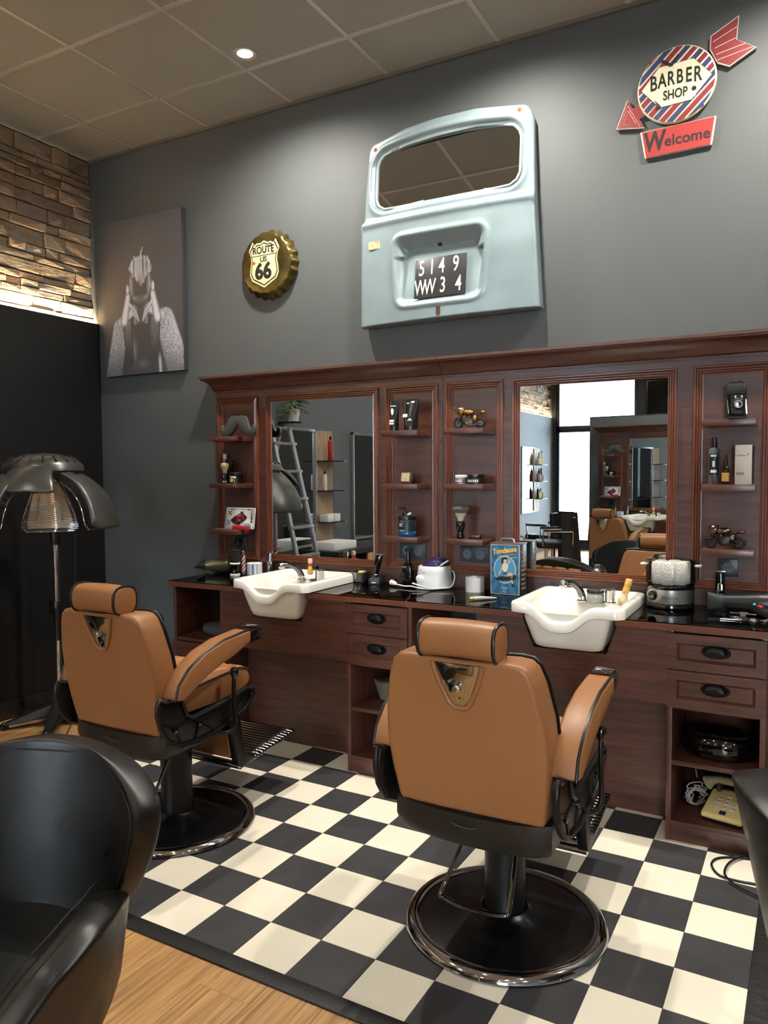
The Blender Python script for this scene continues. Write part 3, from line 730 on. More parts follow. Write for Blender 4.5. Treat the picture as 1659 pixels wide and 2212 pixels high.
for n, (x0, x1, fa, fm, fb) in enumerate(((-1.46, 0.066, (-1.44, -1.130), (-1.072, -0.312), (-0.266, 0.045)), (0.068, 1.62, (0.089, 0.400), (0.446, 1.212), (1.280, 1.592)))):
    u = thing('wall_panel', ((x0 + x1) / 2, 0, 0.888), ('dark stained wall panel with the moustache shelf, left half' if n == 0 else 'dark stained wall panel with the folding camera shelf, right half'), 'wall panel', group='two wooden panels above the counter')
    units.append(u)
    MB().bb(x0, x1, YP, 0, 0.888, 1.99).build('panel_board', WOODX, u, world=True)
    if n == 0:
        rings = [[(-1.46 - max(0, o - .034), 0.0, z) for o, z in CPROF], [(-1.46 - max(0, o - .034), -o, z) for o, z in CPROF], [(0.064, -o, z) for o, z in CPROF]]
    else:
        rings = [[(0.067, -o, z) for o, z in CPROF], [(1.62 + max(0, o - .034), -o, z) for o, z in CPROF], [(1.62 + max(0, o - .034), 0.0, z) for o, z in CPROF]]
    MB().loft(rings).build('cornice', WOODX, u, world=True, smooth=30)
    for fr in (fa, fb):
        moulding(u, fr[0], fr[1], 0.966, 1.944)
        c = (fr[0] + fr[1]) / 2
        for zt in (1.700, 1.426, 1.152):
            MB().bb(c - 0.103, c + 0.103, -0.186, YP + 0.001, zt - 0.027, zt).build('shelf', WOODX, u, world=True, bevel=0.0012)
    m = thing('wall_mirror', ((fm[0] + fm[1]) / 2, YP, 0.966), ('square mirror in a ridged wooden frame above the left basin' if n == 0 else 'square mirror in a ridged wooden frame above the right basin'), 'mirror', group='framed mirrors above the basins')
    moulding(m, fm[0], fm[1], 0.966, 1.942)
    MB().bb(fm[0] + 0.036, fm[1] - 0.036, YP - 0.005, YP, 1.002, 1.906).build('mirror_glass', MIRROR, m, world=True, smooth=0)

# wall sockets
SOCK = mat('socket_graphite', (42, 50, 56), 0.35); SOCKI = mat('socket_grey', (92, 100, 104), 0.3)
def socket(xc, zc, label, n=1):
    w = 0.073 * n + (0.008 if n > 1 else 0.008)
    t = thing('wall_socket', (xc, YP, zc - 0.04), label, 'socket')
    MB().bb(xc - w / 2, xc + w / 2, YP - 0.010, YP, zc - 0.04, zc + 0.04).build('cover_plate', SOCK, t, world=True, bevel=0.003)
    for k in range(n):
        cxx = xc + (k - (n - 1) / 2) * 0.071
        MB().lathe([(0.026, -0.0105), (0.026, -0.014), (0.0235, -0.0145), (0.0225, -0.0115), (0.001, -0.0112)], c=(cxx, YP, zc), n=28, axis='y').build('insert', SOCKI, t, world=True, smooth=40)
        for s_ in (-1, 1): MB().lathe([(0.003, -0.0108), (0.003, -0.0118)], c=(cxx + s_ * 0.0095, YP, zc), n=10, axis='y').build('pin_hole', BLKPR, t, world=True)
        MB().lathe([(0.0022, -0.0108), (0.0022, -0.0165)], c=(cxx, YP, zc + 0.011), n=8, axis='y').build('earth_pin', CHROME, t, world=True)
    return t
pA = onY(523, 1172, YP); socket(pA.x, pA.z, 'black wall socket with a plug in it, under the licence plate shelf')
pB = onY(893, 1190, YP); socket(pB.x, pB.z, 'double black wall socket partly behind the black spray bottle', 2)
pC = onY(1025, 1197, YP); socket(pC.x, pC.z, 'double black wall socket above the white paper roll', 2)
pD = onY(1573, 1226, YP); socket(pD.x, pD.z, 'single black wall socket behind the upright black trimmer')

# ================================================================== COUNTER
YF = -0.52; ZC = 0.887
B1, B2 = -0.668, 0.858                        # basin centres
SHEET = pane_glass('counter_glass', (226, 236, 232), 1.52)
for n, (x0, x1, bc) in enumerate(((-1.41, 0.0925, B1), (0.0935, 1.64, B2))):
    ct = thing('countertop', ((x0 + x1) / 2, -0.28, 0.857), ('glass covered wooden worktop around the left basin' if n == 0 else 'glass covered wooden worktop around the right basin'), 'worktop', group='two worktops along the wall')
    def outl(ins): return [(x0 + ins, YF + ins), (bc - 0.195, YF + ins), (bc - 0.195, -0.13), (bc + 0.195, -0.13), (bc + 0.195, YF + ins), (x1 - ins, YF + ins), (x1 - ins, YP - 0.001), (x0 + ins, YP - 0.001)]
    MB().prism(outl(0), 0.857, 0.882, 'xy').build('board', wood('worktop_wood', (92, 52, 38), (118, 70, 52), (1.2, 12, 8), rough=0.3, coat=0.3), ct, world=True, smooth=0)
    MB().prism(outl(0.006), 0.8825, 0.887, 'xy').build('glass_sheet', SHEET, ct, world=True, smooth=0)

# ================================================================== CABINETS
YD = -0.507                                   # front of drawers
CUP = mat('cup_pull', (34, 36, 37), 0.28, 0.85)
def cup_pull(par, xc, zc, y):
    t = MB(); n = 16; rings = []
    for j in range(7):
        ph = (PI / 2) * j / 6; ring = []
        for i in range(n + 1):
            a = PI * i / n - PI / 2 * 0
            ring.append((xc + 0.044 * math.cos(a) * math.cos(ph * 0.0 + 0) * (1 - 0.45 * (j / 6) ** 2), y - 0.024 * math.sin(ph), zc - 0.010 + 0.030 * math.sin(a) * math.cos(ph) + 0.006 * math.cos(ph)))
        rings.append(ring)
    t.loft(rings, False, False, closed=False)
    o = t.build('cup_handle', CUP, par, world=True, smooth=60)
    md = o.modifiers.new('t', 'SOLIDIFY'); md.thickness = 0.002
    MB().lathe([(0.001, -0.002), (0.052, -0.002), (0.054, 0.0)], c=(xc, y, zc - 0.004), n=24, axis='y').xf(lambda v: (v.x, v.y, zc - 0.004 + (v.z - zc + 0.004) * 0.5)).build('handle_plate', CUP, par, world=True)
def drawer(par, x0, x1, z0, z1, y):
    d = MB()
    pr = [(0, 0.0), (0, 0.018), (0.036, 0.018), (0.040, 0.014), (0.046, 0.006)]
    rings = [[(x0 + t, y + 0.018 - h, z0 + t), (x1 - t, y + 0.018 - h, z0 + t), (x1 - t, y + 0.018 - h, z1 - t), (x0 + t, y + 0.018 - h, z1 - t)] for t, h in pr]
    d.loft(rings)
    o = d.build('drawer', WOODX, par, world=True, smooth=20)
    cup_pull(o, (x0 + x1) / 2, (z0 + z1) / 2 + 0.012, y + 0.012)
    return o
def cabinet(x0, x1, label, drawers=True):
    t = thing('drawer_cabinet', ((x0 + x1) / 2, -0.26, 0.003), label, 'cabinet', group='base cabinets under the worktops')
    B = lambda nm, *a: MB().bb(*a).build(nm, WOODX if nm in ('shelf', 'plinth', 'bottom') else WOODZ, t, world=True, bevel=0.001)
    B('side_panel', x0, x0 + 0.02, -0.49, -0.035, 0.003, 0.857); B('side_panel', x1 - 0.02, x1, -0.49, -0.035, 0.003, 0.857)
    B('back_panel', x0 + 0.02, x1 - 0.02, -0.05, -0.035, 0.003, 0.857)
    B('plinth', x0 + 0.02, x1 - 0.02, -0.486, -0.468, 0.003, 0.078); B('bottom', x0 + 0.02, x1 - 0.02, -0.488, -0.05, 0.068, 0.086)
    B('shelf', x0 + 0.02, x1 - 0.02, -0.485, -0.05, 0.311, 0.330); B('top', x0 + 0.02, x1 - 0.02, -0.487, -0.05, 0.54, 0.555)
    drawer(t, x0, x1, 0.703, 0.846, YD); drawer(t, x0, x1, 0.551, 0.699, YD)
    return t
cabM = cabinet(-0.247, 0.096, 'wooden cabinet with two drawers and open shelves between the two chairs')
cabR = cabinet(1.252, 1.606, 'wooden cabinet with two drawers, telephone on its lowest shelf')
# left cabinet: open cubby above one drawer
cl = thing('open_cabinet', (-1.215, -0.26, 0.003), 'wooden cabinet with an open cubby over a drawer, at the left end', 'cabinet', group='base cabinets under the worktops')
B = lambda nm, *a: MB().bb(*a).build(nm, WOODX, cl, world=True, bevel=0.001)
B('side_panel', -1.392, -1.374, -0.49, -0.035, 0.003, 0.857); B('side_panel', -1.055, -1.037, -0.49, -0.035, 0.003, 0.857); B('back_panel', -1.374, -1.055, -0.05, -0.035, 0.003, 0.857)
B('shelf', -1.374, -1.055, -0.488, -0.05, 0.548, 0.566); B('bottom', -1.374, -1.055, -0.488, -0.05, 0.068, 0.086); B('plinth', -1.374, -1.055, -0.486, -0.468, 0.003, 0.068)
drawer(cl, -1.39, -1.04, 0.402, 0.546, YD)
# aprons and knee panels behind the chairs
def knee(x0, x1, label, xa, lab):
    bc = B1 if x0 < -0.5 else B2
    a = MB().prism([(xa, 0.556), (x1, 0.556), (x1, 0.856), (bc + 0.197, 0.856), (bc + 0.155, 0.728), (bc - 0.157, 0.728), (bc - 0.205, 0.856), (xa, 0.856)], -0.492, -0.472).build('apron_panel', WOODX, smooth=0); tag(a, lab, 'panel', 'apron boards below the worktop')
    p = MB().bb(x0, x1, -0.285, -0.265, 0.003, 0.70).build('knee_panel', WOODX); tag(p, label, 'panel', 'recessed panels behind the barber chairs')
knee(-1.036, -0.248, 'recessed wooden panel behind the left barber chair', -1.036, 'wooden apron under the left basin')
knee(0.135, 1.251, 'recessed wooden panel behind the front barber chair', 0.452, 'wooden apron under the right basin')
div = MB().bb(0.098, 0.117, -0.50, -0.035, 0.003, 0.857).build('divider_panel', WOODZ); tag(div, 'narrow upright board beside the middle cabinet, left of the dark gap', 'panel')
div2 = MB().bb(0.440, 0.451, -0.492, -0.29, 0.556, 0.857).build('divider_panel', WOODZ); tag(div2, 'narrow upright board left of the right basin apron', 'panel')

# ================================================================== BASINS
def basin(bc, label):
    t = thing('washbasin', (bc, -0.32, 0.735), label, 'basin', group='white porcelain basins set in the counter')
    x0, x1, y0, y1 = -0.235, 0.235, -0.575, -0.075
    xn = -0.022
    def ztop_(x, y):
        fr = smooth01((-0.36 - y) / 0.17)
        e = math.exp(-(abs(x - xn) / 0.098) ** 3.2)
        return 0.935 - 0.072 * e * fr
    def sd(x, y):
        return -rrsdf(x, y, x0, x1, y0, y1, 0.04)
    def zin(x, y):
        zt = ztop_(x, y); d = sd(x, y)
        z = zt - 0.004 * (1 - smooth01(d / 0.008))
        inn = smooth01((d - 0.022) / 0.03)
        deck = 0.905
        # bowl footprint, front left; the deck with the taps lies behind and right of it
        bw = -rrsdf(x, y, -0.205, 0.12, -0.56, -0.24, 0.07)
        bowl = smooth01(bw / 0.085)
        floor_z = deck * (1 - bowl) + 0.775 * bowl
        if y < -0.50: floor_z = max(floor_z, zt - 0.13 * smooth01((y - y0 - 0.012) / 0.10))
        return zt * (1 - inn) + min(floor_z, zt) * inn - (zt - z)
    N_ = 72
    def pos(u, v):
        # squeeze the square grid into the rounded rectangle
        x = x0 + (x1 - x0) * u; y = y0 + (y1 - y0) * v
        qx, qy = 2 * u - 1, 2 * v - 1
        d = rrsdf(x, y, x0, x1, y0, y1, 0.04)
        if d > 0:
            cx_, cy_ = max(min(x, x1 - .04), x0 + .04), max(min(y, y1 - .04), y0 + .04)
            L = math.hypot(x - cx_, y - cy_); x, y = cx_ + (x - cx_) * .04 / L, cy_ + (y - cy_) * .04 / L
        return (x, y, zin(x, y))
    m = MB().grid(pos, N_, N_)
    # skirt
    loop = [pos(k / N_, 0) for k in range(N_)] + [pos(1, k / N_) for k in range(N_)] + [pos(1 - k / N_, 1) for k in range(N_)] + [pos(0, 1 - k / N_) for k in range(N_)]
    def off(p, d, dz):
        x, y, z = p; cx_, cy_ = max(min(x, x1 - .04), x0 + .04), max(min(y, y1 - .04), y0 + .04)
        v = Vector((x - cx_, y - cy_)); v = v.normalized() * d if v.length > 1e-6 else Vector((0, 0))
        return (x + v.x, y + v.y, z + dz)
    low = 0.889
    def skirt(p):
        z = ztop_(p[0], p[1]) - 0.045
        return z
    rings = [loop, [off(p, 0.004, -0.006) for p in loop], [(off(p, 0.004, 0)[0], off(p, 0.004, 0)[1], skirt(p)) for p in loop], [(off(p, -0.006, 0)[0], off(p, -0.006, 0)[1], skirt(p) - 0.004) for p in loop],
             [(p[0] * 0.9, -0.325 + (p[1] + 0.325) * 0.9, skirt(p) - 0.001) for p in loop]]
    m.loft(rings, False, False)
    body = m.build('bowl', PORCELAIN, t, smooth=60)
    body.data.transform(Matrix.Translation((0, 0.32, -0.735)))
    # outer bowl below the rim
    rings = []
    for (zz_, hx0, hx1, f0, f1, r) in ((0.893, -0.192, 0.182, -0.556, -0.14, 0.035), (0.86, -0.184, 0.176, -0.556, -0.15, 0.035), (0.775, -0.155, 0.152, -0.545, -0.18, 0.04), (0.748, -0.146, 0.144, -0.535, -0.19, 0.04), (0.738, -0.128, 0.126, -0.515, -0.21, 0.04), (0.735, -0.10, 0.10, -0.48, -0.24, 0.04)):
        ring = rrect(hx0, hx1, f0, f1, r, 6)
        rr_ = []
        for (x, y) in ring:
            zt = min(zz_, ztop_(x, y - 0.02) - 0.03)
            rr_.append((x, y, zt))
        rings.append(rr_)
    ob = MB().loft(rings, False, True).build('underside', PORCELAIN, t, smooth=60); ob.data.transform(Matrix.Translation((0, 0.32, -0.735)))
    def prt(nm, mb, m, par=None, **k):
        o = mb.build(nm, m, par or t, **k); o.data.transform(Matrix.Translation((0, 0.32, -0.735))); return o
    # swivel spout and lever mixer, on the deck
    fx, fyy = -0.005, -0.262
    sp = prt('spout', MB().tube(catmull([(fx, fyy, 0.925), (fx - 0.012, fyy - 0.02, 0.965), (fx - 0.035, fyy - 0.06, 0.992), (fx - 0.052, fyy - 0.09, 0.994)], 5), [0.017, 0.0168, 0.0165, 0.0162, 0.016, 0.016, 0.0158, 0.0155, 0.015, 0.0148, 0.0145, 0.0143, 0.014, 0.0138, 0.0138, 0.0138], 14), DCHROME, smooth=50)
    prt('spray_head', MB().lathe([(0.015, 0.0), (0.019, 0.008), (0.020, 0.026), (0.014, 0.033)], c=(fx - 0.058, fyy - 0.098, 0.972), n=16), CHROME, smooth=50)
    prt('spout_base', MB().lathe([(0.024, 0.902), (0.024, 0.908), (0.019, 0.912), (0.018, 0.928)], c=(fx, fyy, 0), n=20), CHROME, smooth=40)
    mx, my = 0.118, -0.262
    prt('mixer', MB().lathe([(0.027, 0.902), (0.027, 0.909), (0.022, 0.912), (0.022, 0.955), (0.024, 0.962), (0.018, 0.970), (0.001, 0.971)], c=(mx, my, 0), n=24), CHROME, smooth=40)
    prt('mixer_lever', MB().tube([(mx, my, 0.964), (mx - 0.024, my - 0.02, 0.966), (mx - 0.04, my - 0.035, 0.963)], 0.005, 8), CHROME, smooth=50)
    prt('drain', MB().lathe([(0.001, 0.7775), (0.022, 0.7775), (0.024, 0.776)], c=(-0.045, -0.40, 0), n=20), CHROME)
    return t
bas1 = basin(B1, 'white porcelain barber basin on the left, red shaving brush behind it')
bas2 = basin(B2, 'white porcelain barber basin on the right, wooden shaving brush on it')
# ================================================================== BARBER CHAIRS
def barber_chair(loc, label):
    t = thing('barber_chair', loc, label, 'barber chair', group='tan barber chairs facing the mirrors')
    # round base
    b = MB().lathe([(0.285, 0.004), (0.285, 0.022), (0.27, 0.026), (0.16, 0.034), (0.09, 0.046), (0.074, 0.06)], n=64, cap1=False).build('base_plate', mat('black_enamel', (7, 7, 8), 0.3, coat=0.1), t, smooth=50)
    MB().lathe([(0.282, 0.001), (0.322, 0.001), (0.329, 0.008), (0.326, 0.018), (0.312, 0.029), (0.296, 0.031), (0.284, 0.026)], n=72, cap0=False, cap1=False).build('chrome_ring', CHROME, t, smooth=60)
    MB().lathe([(0.074, 0.045), (0.068, 0.05), (0.066, 0.07), (0.066, 0.40)], n=36, cap0=False).build('pump_column', BLACKMT, t, smooth=40)
    # pump lever: bent rod behind the column
    lev = catmull([(-0.03, -0.02, 0.385), (-0.07, -0.10, 0.36), (-0.115, -0.235, 0.205), (-0.10, -0.262, 0.185), (0.0, -0.268, 0.178), (0.085, -0.262, 0.183), (0.10, -0.235, 0.205), (0.075, -0.10, 0.36), (0.04, -0.02, 0.385)], 6)
    MB().tube(lev, 0.007, 8).build('pump_lever', DCHROME, t, smooth=60)
    # under-seat pan and rear skirt
    MB().prism([(-0.29, 0.40), (-0.20, 0.385), (0.10, 0.39), (0.14, 0.44), (0.14, 0.52), (-0.29, 0.50)], -0.20, 0.20, 'yz').build('seat_pan', BLACKPL, t, bevel=0.012, seg=3)
    sk = MB()
    rows = []
    for z, ww in ((0.400, 0.215), (0.402, 0.228), (0.412, 0.238), (0.44, 0.243), (0.50, 0.243)):
        ring = []
        for k in range(21):
            u = -1 + 2 * k / 20; x = ww * u
            dip = 0.014 * (1 - u * u)
            zz = z - (0.012 * (1 - u * u) if z < 0.45 else dip * 1.0)
            y = -0.322 + 0.024 * abs(u) ** 6 + (0.03 * ((0.44 - z) / 0.04) ** 2 * 0.6 if z < 0.44 else 0)
            ring.append((x, y, zz))
        ring += [(x, -0.20, z_) for x, _, z_ in reversed(ring)]
        rows.append(ring)
    sk.loft(rows).build('rear_skirt', mat('black_satin', (20, 19, 18), 0.42), t, smooth=50)
    MB().tube([(-0.05, -0.326, 0.462), (-0.03, -0.3275, 0.455), (0.005, -0.3275, 0.452), (0.03, -0.3265, 0.458)], 0.0022, 6).build('emblem_mark', DGREY, t)
    # backrest
    half = [(0.0, 0.488), (0.12, 0.489), (0.225, 0.493), (0.243, 0.60), (0.250, 0.70), (0.243, 0.80), (0.222, 0.90), (0.205, 0.945), (0.185, 0.962), (0.15, 0.966), (0.07, 0.962), (0.0, 0.960)]
    outl = half + [(-x, z) for x, z in reversed(half[1:-1])]
    yb = lambda z: -0.322 - 0.178 * (z - 0.535)
    def slant(v): return (v.x, v.y + yb(v.z), v.z)
    bk = MB().prism(outl, 0.0, 0.118).build('backrest', TAN, t, bevel=0.016, seg=4, smooth=60, post=slant)
    MB().tube([(x * 1.004, 0.114 + yb(z), z + 0.002) for x, z in outl], 0.0055, 6, closed=True).build('piping', PIPING, bk, smooth=60)
    seam = [(x * 0.93, 0.0025 + yb(0.49 + (z - 0.49) * 0.975), 0.49 + (z - 0.49) * 0.975) for x, z in half[2:9]]
    for s_ in (-1, 1): MB().tube([(s_ * x, y, z) for x, y, z in seam], 0.0013, 5).build('seam', mat('stitching', (120, 72, 34), 0.6), bk)
    # front of the backrest: diamond quilting
    # V shaped plate with knob
    vp = [(-0.068, 0.951), (0.068, 0.951), (0.052, 0.90), (0.028, 0.842), (0.014, 0.828), (-0.014, 0.828), (-0.028, 0.842), (-0.052, 0.90)]
    vpl = MB().prism(vp, -0.004, 0.002).build('headrest_plate', mat('plate_chrome', (176, 176, 178), 0.07, 1.0), t, bevel=0.0015, post=slant)
    rim = [(x * 1.13, z if z > 0.94 else z - 0.008) for x, z in vp]
    MB().tube([(x, -0.001 + yb(z), z) for x, z in (rim[1:] + rim[:1])], 0.0075, 8).build('plate_welt', TAN, t, smooth=60)
    MB().lathe([(0.010, 0), (0.010, -0.012), (0.0085, -0.014), (0.006, -0.015), (0.006, -0.022), (0.001, -0.023)], c=(0.0, yb(0.88) - 0.003, 0.88), n=16, axis='y').build('lock_knob', CHROME, vpl, smooth=40)
    MB().lathe([(0.004, 0), (0.004, -0.006)], c=(0.0, yb(0.845) - 0.003, 0.845), n=10, axis='y').build('screw', CHROME, vpl)
    # headrest roll
    MB().bb(-0.035, 0.035, -0.372, -0.352, 0.90, 1.0).build('headrest_bar', BLACKMT, t, bevel=0.003)
    prof = [(math.copysign(abs(math.cos(a)) ** 0.75, math.cos(a)) * 0.055, math.copysign(abs(math.sin(a)) ** 0.75, math.sin(a)) * 0.052) for a in [2 * PI * k / 28 for k in range(28)]]
    HY, HZ = -0.362, 1.012
    hr = MB().loft([[(x, HY + p * s_, HZ + q * s_ + 0.004 * (1 - (x / 0.11) ** 2)) for p, q in prof] for x, s_ in ((-0.118, 0.86), (-0.116, 0.97), (-0.112, 1.0), (-0.06, 1.0), (0, 1.0), (0.06, 1.0), (0.112, 1.0), (0.116, 0.97), (0.118, 0.86))]).build('headrest', TAN, t, smooth=50)
    for s_ in (-1, 1): MB().tube([(s_ * 0.113, HY + p * 1.01, HZ + q * 1.01) for p, q in prof], 0.0055, 6, closed=True).build('piping', PIPING, hr, smooth=60)
    # seat cushion with quilted top
    st = MB().prism([(-0.236, 0.60), (-0.205, 0.548), (0.0, 0.545), (0.16, 0.556), (0.21, 0.575), (0.222, 0.61), (0.20, 0.642), (0.15, 0.655), (-0.05, 0.645), (-0.20, 0.635)], -0.232, 0.232, 'yz').build('seat', TAN, t, bevel=0.012, seg=3, smooth=50)
    def qt(u, v):
        x = -0.222 + 0.444 * u; y = -0.21 + 0.405 * v
        a_ = (x + y) / 0.105; b_ = (x - y) / 0.105
        g = min(abs(a_ - round(a_)), abs(b_ - round(b_)))
        e = min(u, 1 - u, v, 1 - v)
        zt = interp(y, [(-0.21, 0.636), (-0.05, 0.647), (0.15, 0.657), (0.195, 0.648)])
        return (x, y, zt + 0.006 * smooth01(g / 0.16) * smooth01(e / 0.05) + 0.001)
    MB().grid(qt, 64, 60).build('quilted_top', TANQ, st, smooth=60)
    for s_ in (-1, 1):
        MB().tube([(s_ * 0.232, y, z) for y, z in ((-0.236, 0.60), (-0.20, 0.637), (-0.05, 0.647), (0.15, 0.657), (0.20, 0.644), (0.222, 0.61))], 0.005, 6).build('piping', PIPING, st, smooth=60)
    # side castings, arms, levers
    plate = [(-0.370, 0.635), (-0.372, 0.60), (-0.355, 0.544), (-0.315, 0.488), (-0.25, 0.455), (-0.147, 0.444), (-0.046, 0.452), (0.041, 0.472), (0.123, 0.495), (0.188, 0.548), (0.182, 0.572), (0.135, 0.582), (0.0, 0.562), (-0.188, 0.546), (-0.222, 0.566), (-0.243, 0.62), (-0.25, 0.642), (-0.33, 0.642), (-0.36, 0.655)]
    arm = [(-0.318, 0.645), (-0.300, 0.70), (-0.245, 0.752), (-0.155, 0.797), (-0.046, 0.823), (0.09, 0.834), (0.118, 0.833), (0.118, 0.782), (0.095, 0.776), (0.019, 0.748), (-0.067, 0.727), (-0.14, 0.704), (-0.219, 0.668), (-0.275, 0.640)]
    for s_ in (-1, 1):
        sp = MB().prism(plate, s_ * 0.262, s_ * 0.274, 'yz').build('side_casting', BLACKMT, t, bevel=0.002)
        MB().tube([(s_ * 0.272, y, z) for y, z in plate], 0.009, 6, closed=True).xf(lambda v: (v.x + s_ * 0.004, v.y, v.z)).build('casting_rim', BLACKMT, sp, smooth=60)
        for pth in (((-0.34, 0.56), (-0.28, 0.53), (-0.20, 0.545)), ((-0.28, 0.53), (-0.25, 0.46)), ((-0.28, 0.525), (-0.20, 0.545), (-0.15, 0.52), (-0.09, 0.48), (-0.07, 0.455)), ((-0.15, 0.52), (-0.18, 0.45)), ((-0.10, 0.56), (-0.02, 0.54), (0.0, 0.47)), ((0.0, 0.50), (0.10, 0.56))):
            MB().tube([(s_ * 0.276, y, z) for y, z in pth], 0.004, 5).build('casting_rib', BLACKMT, sp)
        for (y, z) in ((-0.285, 0.525), (-0.155, 0.515), (0.06, 0.525), (0.165, 0.555)):
            MB().lathe([(0.012, 0), (0.012, s_ * 0.012), (0.007, s_ * 0.014), (0.001, s_ * 0.014)], c=(s_ * 0.27, y, z), n=14, axis='x').build('bolt', BLACKGL, sp, smooth=40)
        ar = MB().prism(arm, s_ * 0.238, s_ * 0.322, 'yz').build('armrest', TAN, t, bevel=0.012, seg=3, smooth=50)
        for xx in (0.314,):
            MB().tube([(s_ * xx, y, z) for y, z in arm[0:7]], 0.005, 6).build('piping', PIPING, ar, smooth=60)
        MB().prism([(0.112, 0.838), (0.185, 0.838), (0.195, 0.826), (0.185, 0.784), (0.112, 0.778)], s_ * 0.245, s_ * 0.318, 'yz').build('arm_console', BLACKGL, t, bevel=0.004)
        MB().bb(s_ * 0.249, s_ * 0.314, 0.105, 0.180, 0.838, 0.842).build('console_plate', DCHROME, t, bevel=0.001)
        # footrest arms
        fa = [(0.06, 0.50), (0.13, 0.51), (0.165, 0.29), (0.225, 0.265), (0.235, 0.25), (0.21, 0.235), (0.15, 0.222), (0.12, 0.24)]
        MB().prism(fa, s_ * 0.205, s_ * 0.24, 'yz').build('footrest_arm', BLACKMT, t, bevel=0.006)
    # recline lever on the right, with bent foot
    MB().tube(catmull([(0.30, 0.03, 0.655), (0.302, 0.022, 0.60), (0.303, 0.03, 0.48), (0.30, 0.02, 0.445), (0.285, -0.005, 0.432), (0.27, -0.06, 0.445)], 5), 0.0085, 8).build('recline_lever', BLACKMT, t, smooth=60)
    MB().lathe([(0.006, -0.03), (0.012, -0.018), (0.018, 0.0), (0.0175, 0.012), (0.012, 0.02), (0.001, 0.022)], c=(0.30, 0.03, 0.672), n=14).build('lever_knob', BLACKGL, t, smooth=60)
    # foot plate
    def fp(u, v):
        x = -0.235 + 0.47 * u; y = 0.20 + 0.37 * v
        return (x * (1 - 0.08 * v), y, 0.228 + 0.022 * v + 0.0028 * math.sin(v * 2 * PI * 15))
    f_ = MB().grid(fp, 8, 150).build('foot_plate', DCHROME, t, smooth=60)
    md = f_.modifiers.new('t', 'SOLIDIFY'); md.thickness = 0.012; md.offset = -1
    MB().tube([(-0.235, 0.14, 0.235), (0.235, 0.14, 0.235)], 0.016, 12).build('foot_bar', CHROME, t, smooth=50)
    MB().prism([(0.13, 0.50), (0.142, 0.50), (0.165, 0.25), (0.152, 0.25)], -0.16, 0.16, 'yz').build('calf_pad', TAN, t, bevel=0.004)
    return t
ch1 = barber_chair((-0.605, -1.30, 0.003), 'tan leather barber chair at the left basin, beside the hood dryer')
ch2 = copy_tree(ch1); ch2.location = (0.878, -1.335, 0.003); ch2['label'] = 'tan leather barber chair in front, at the right basin, nearest the camera'

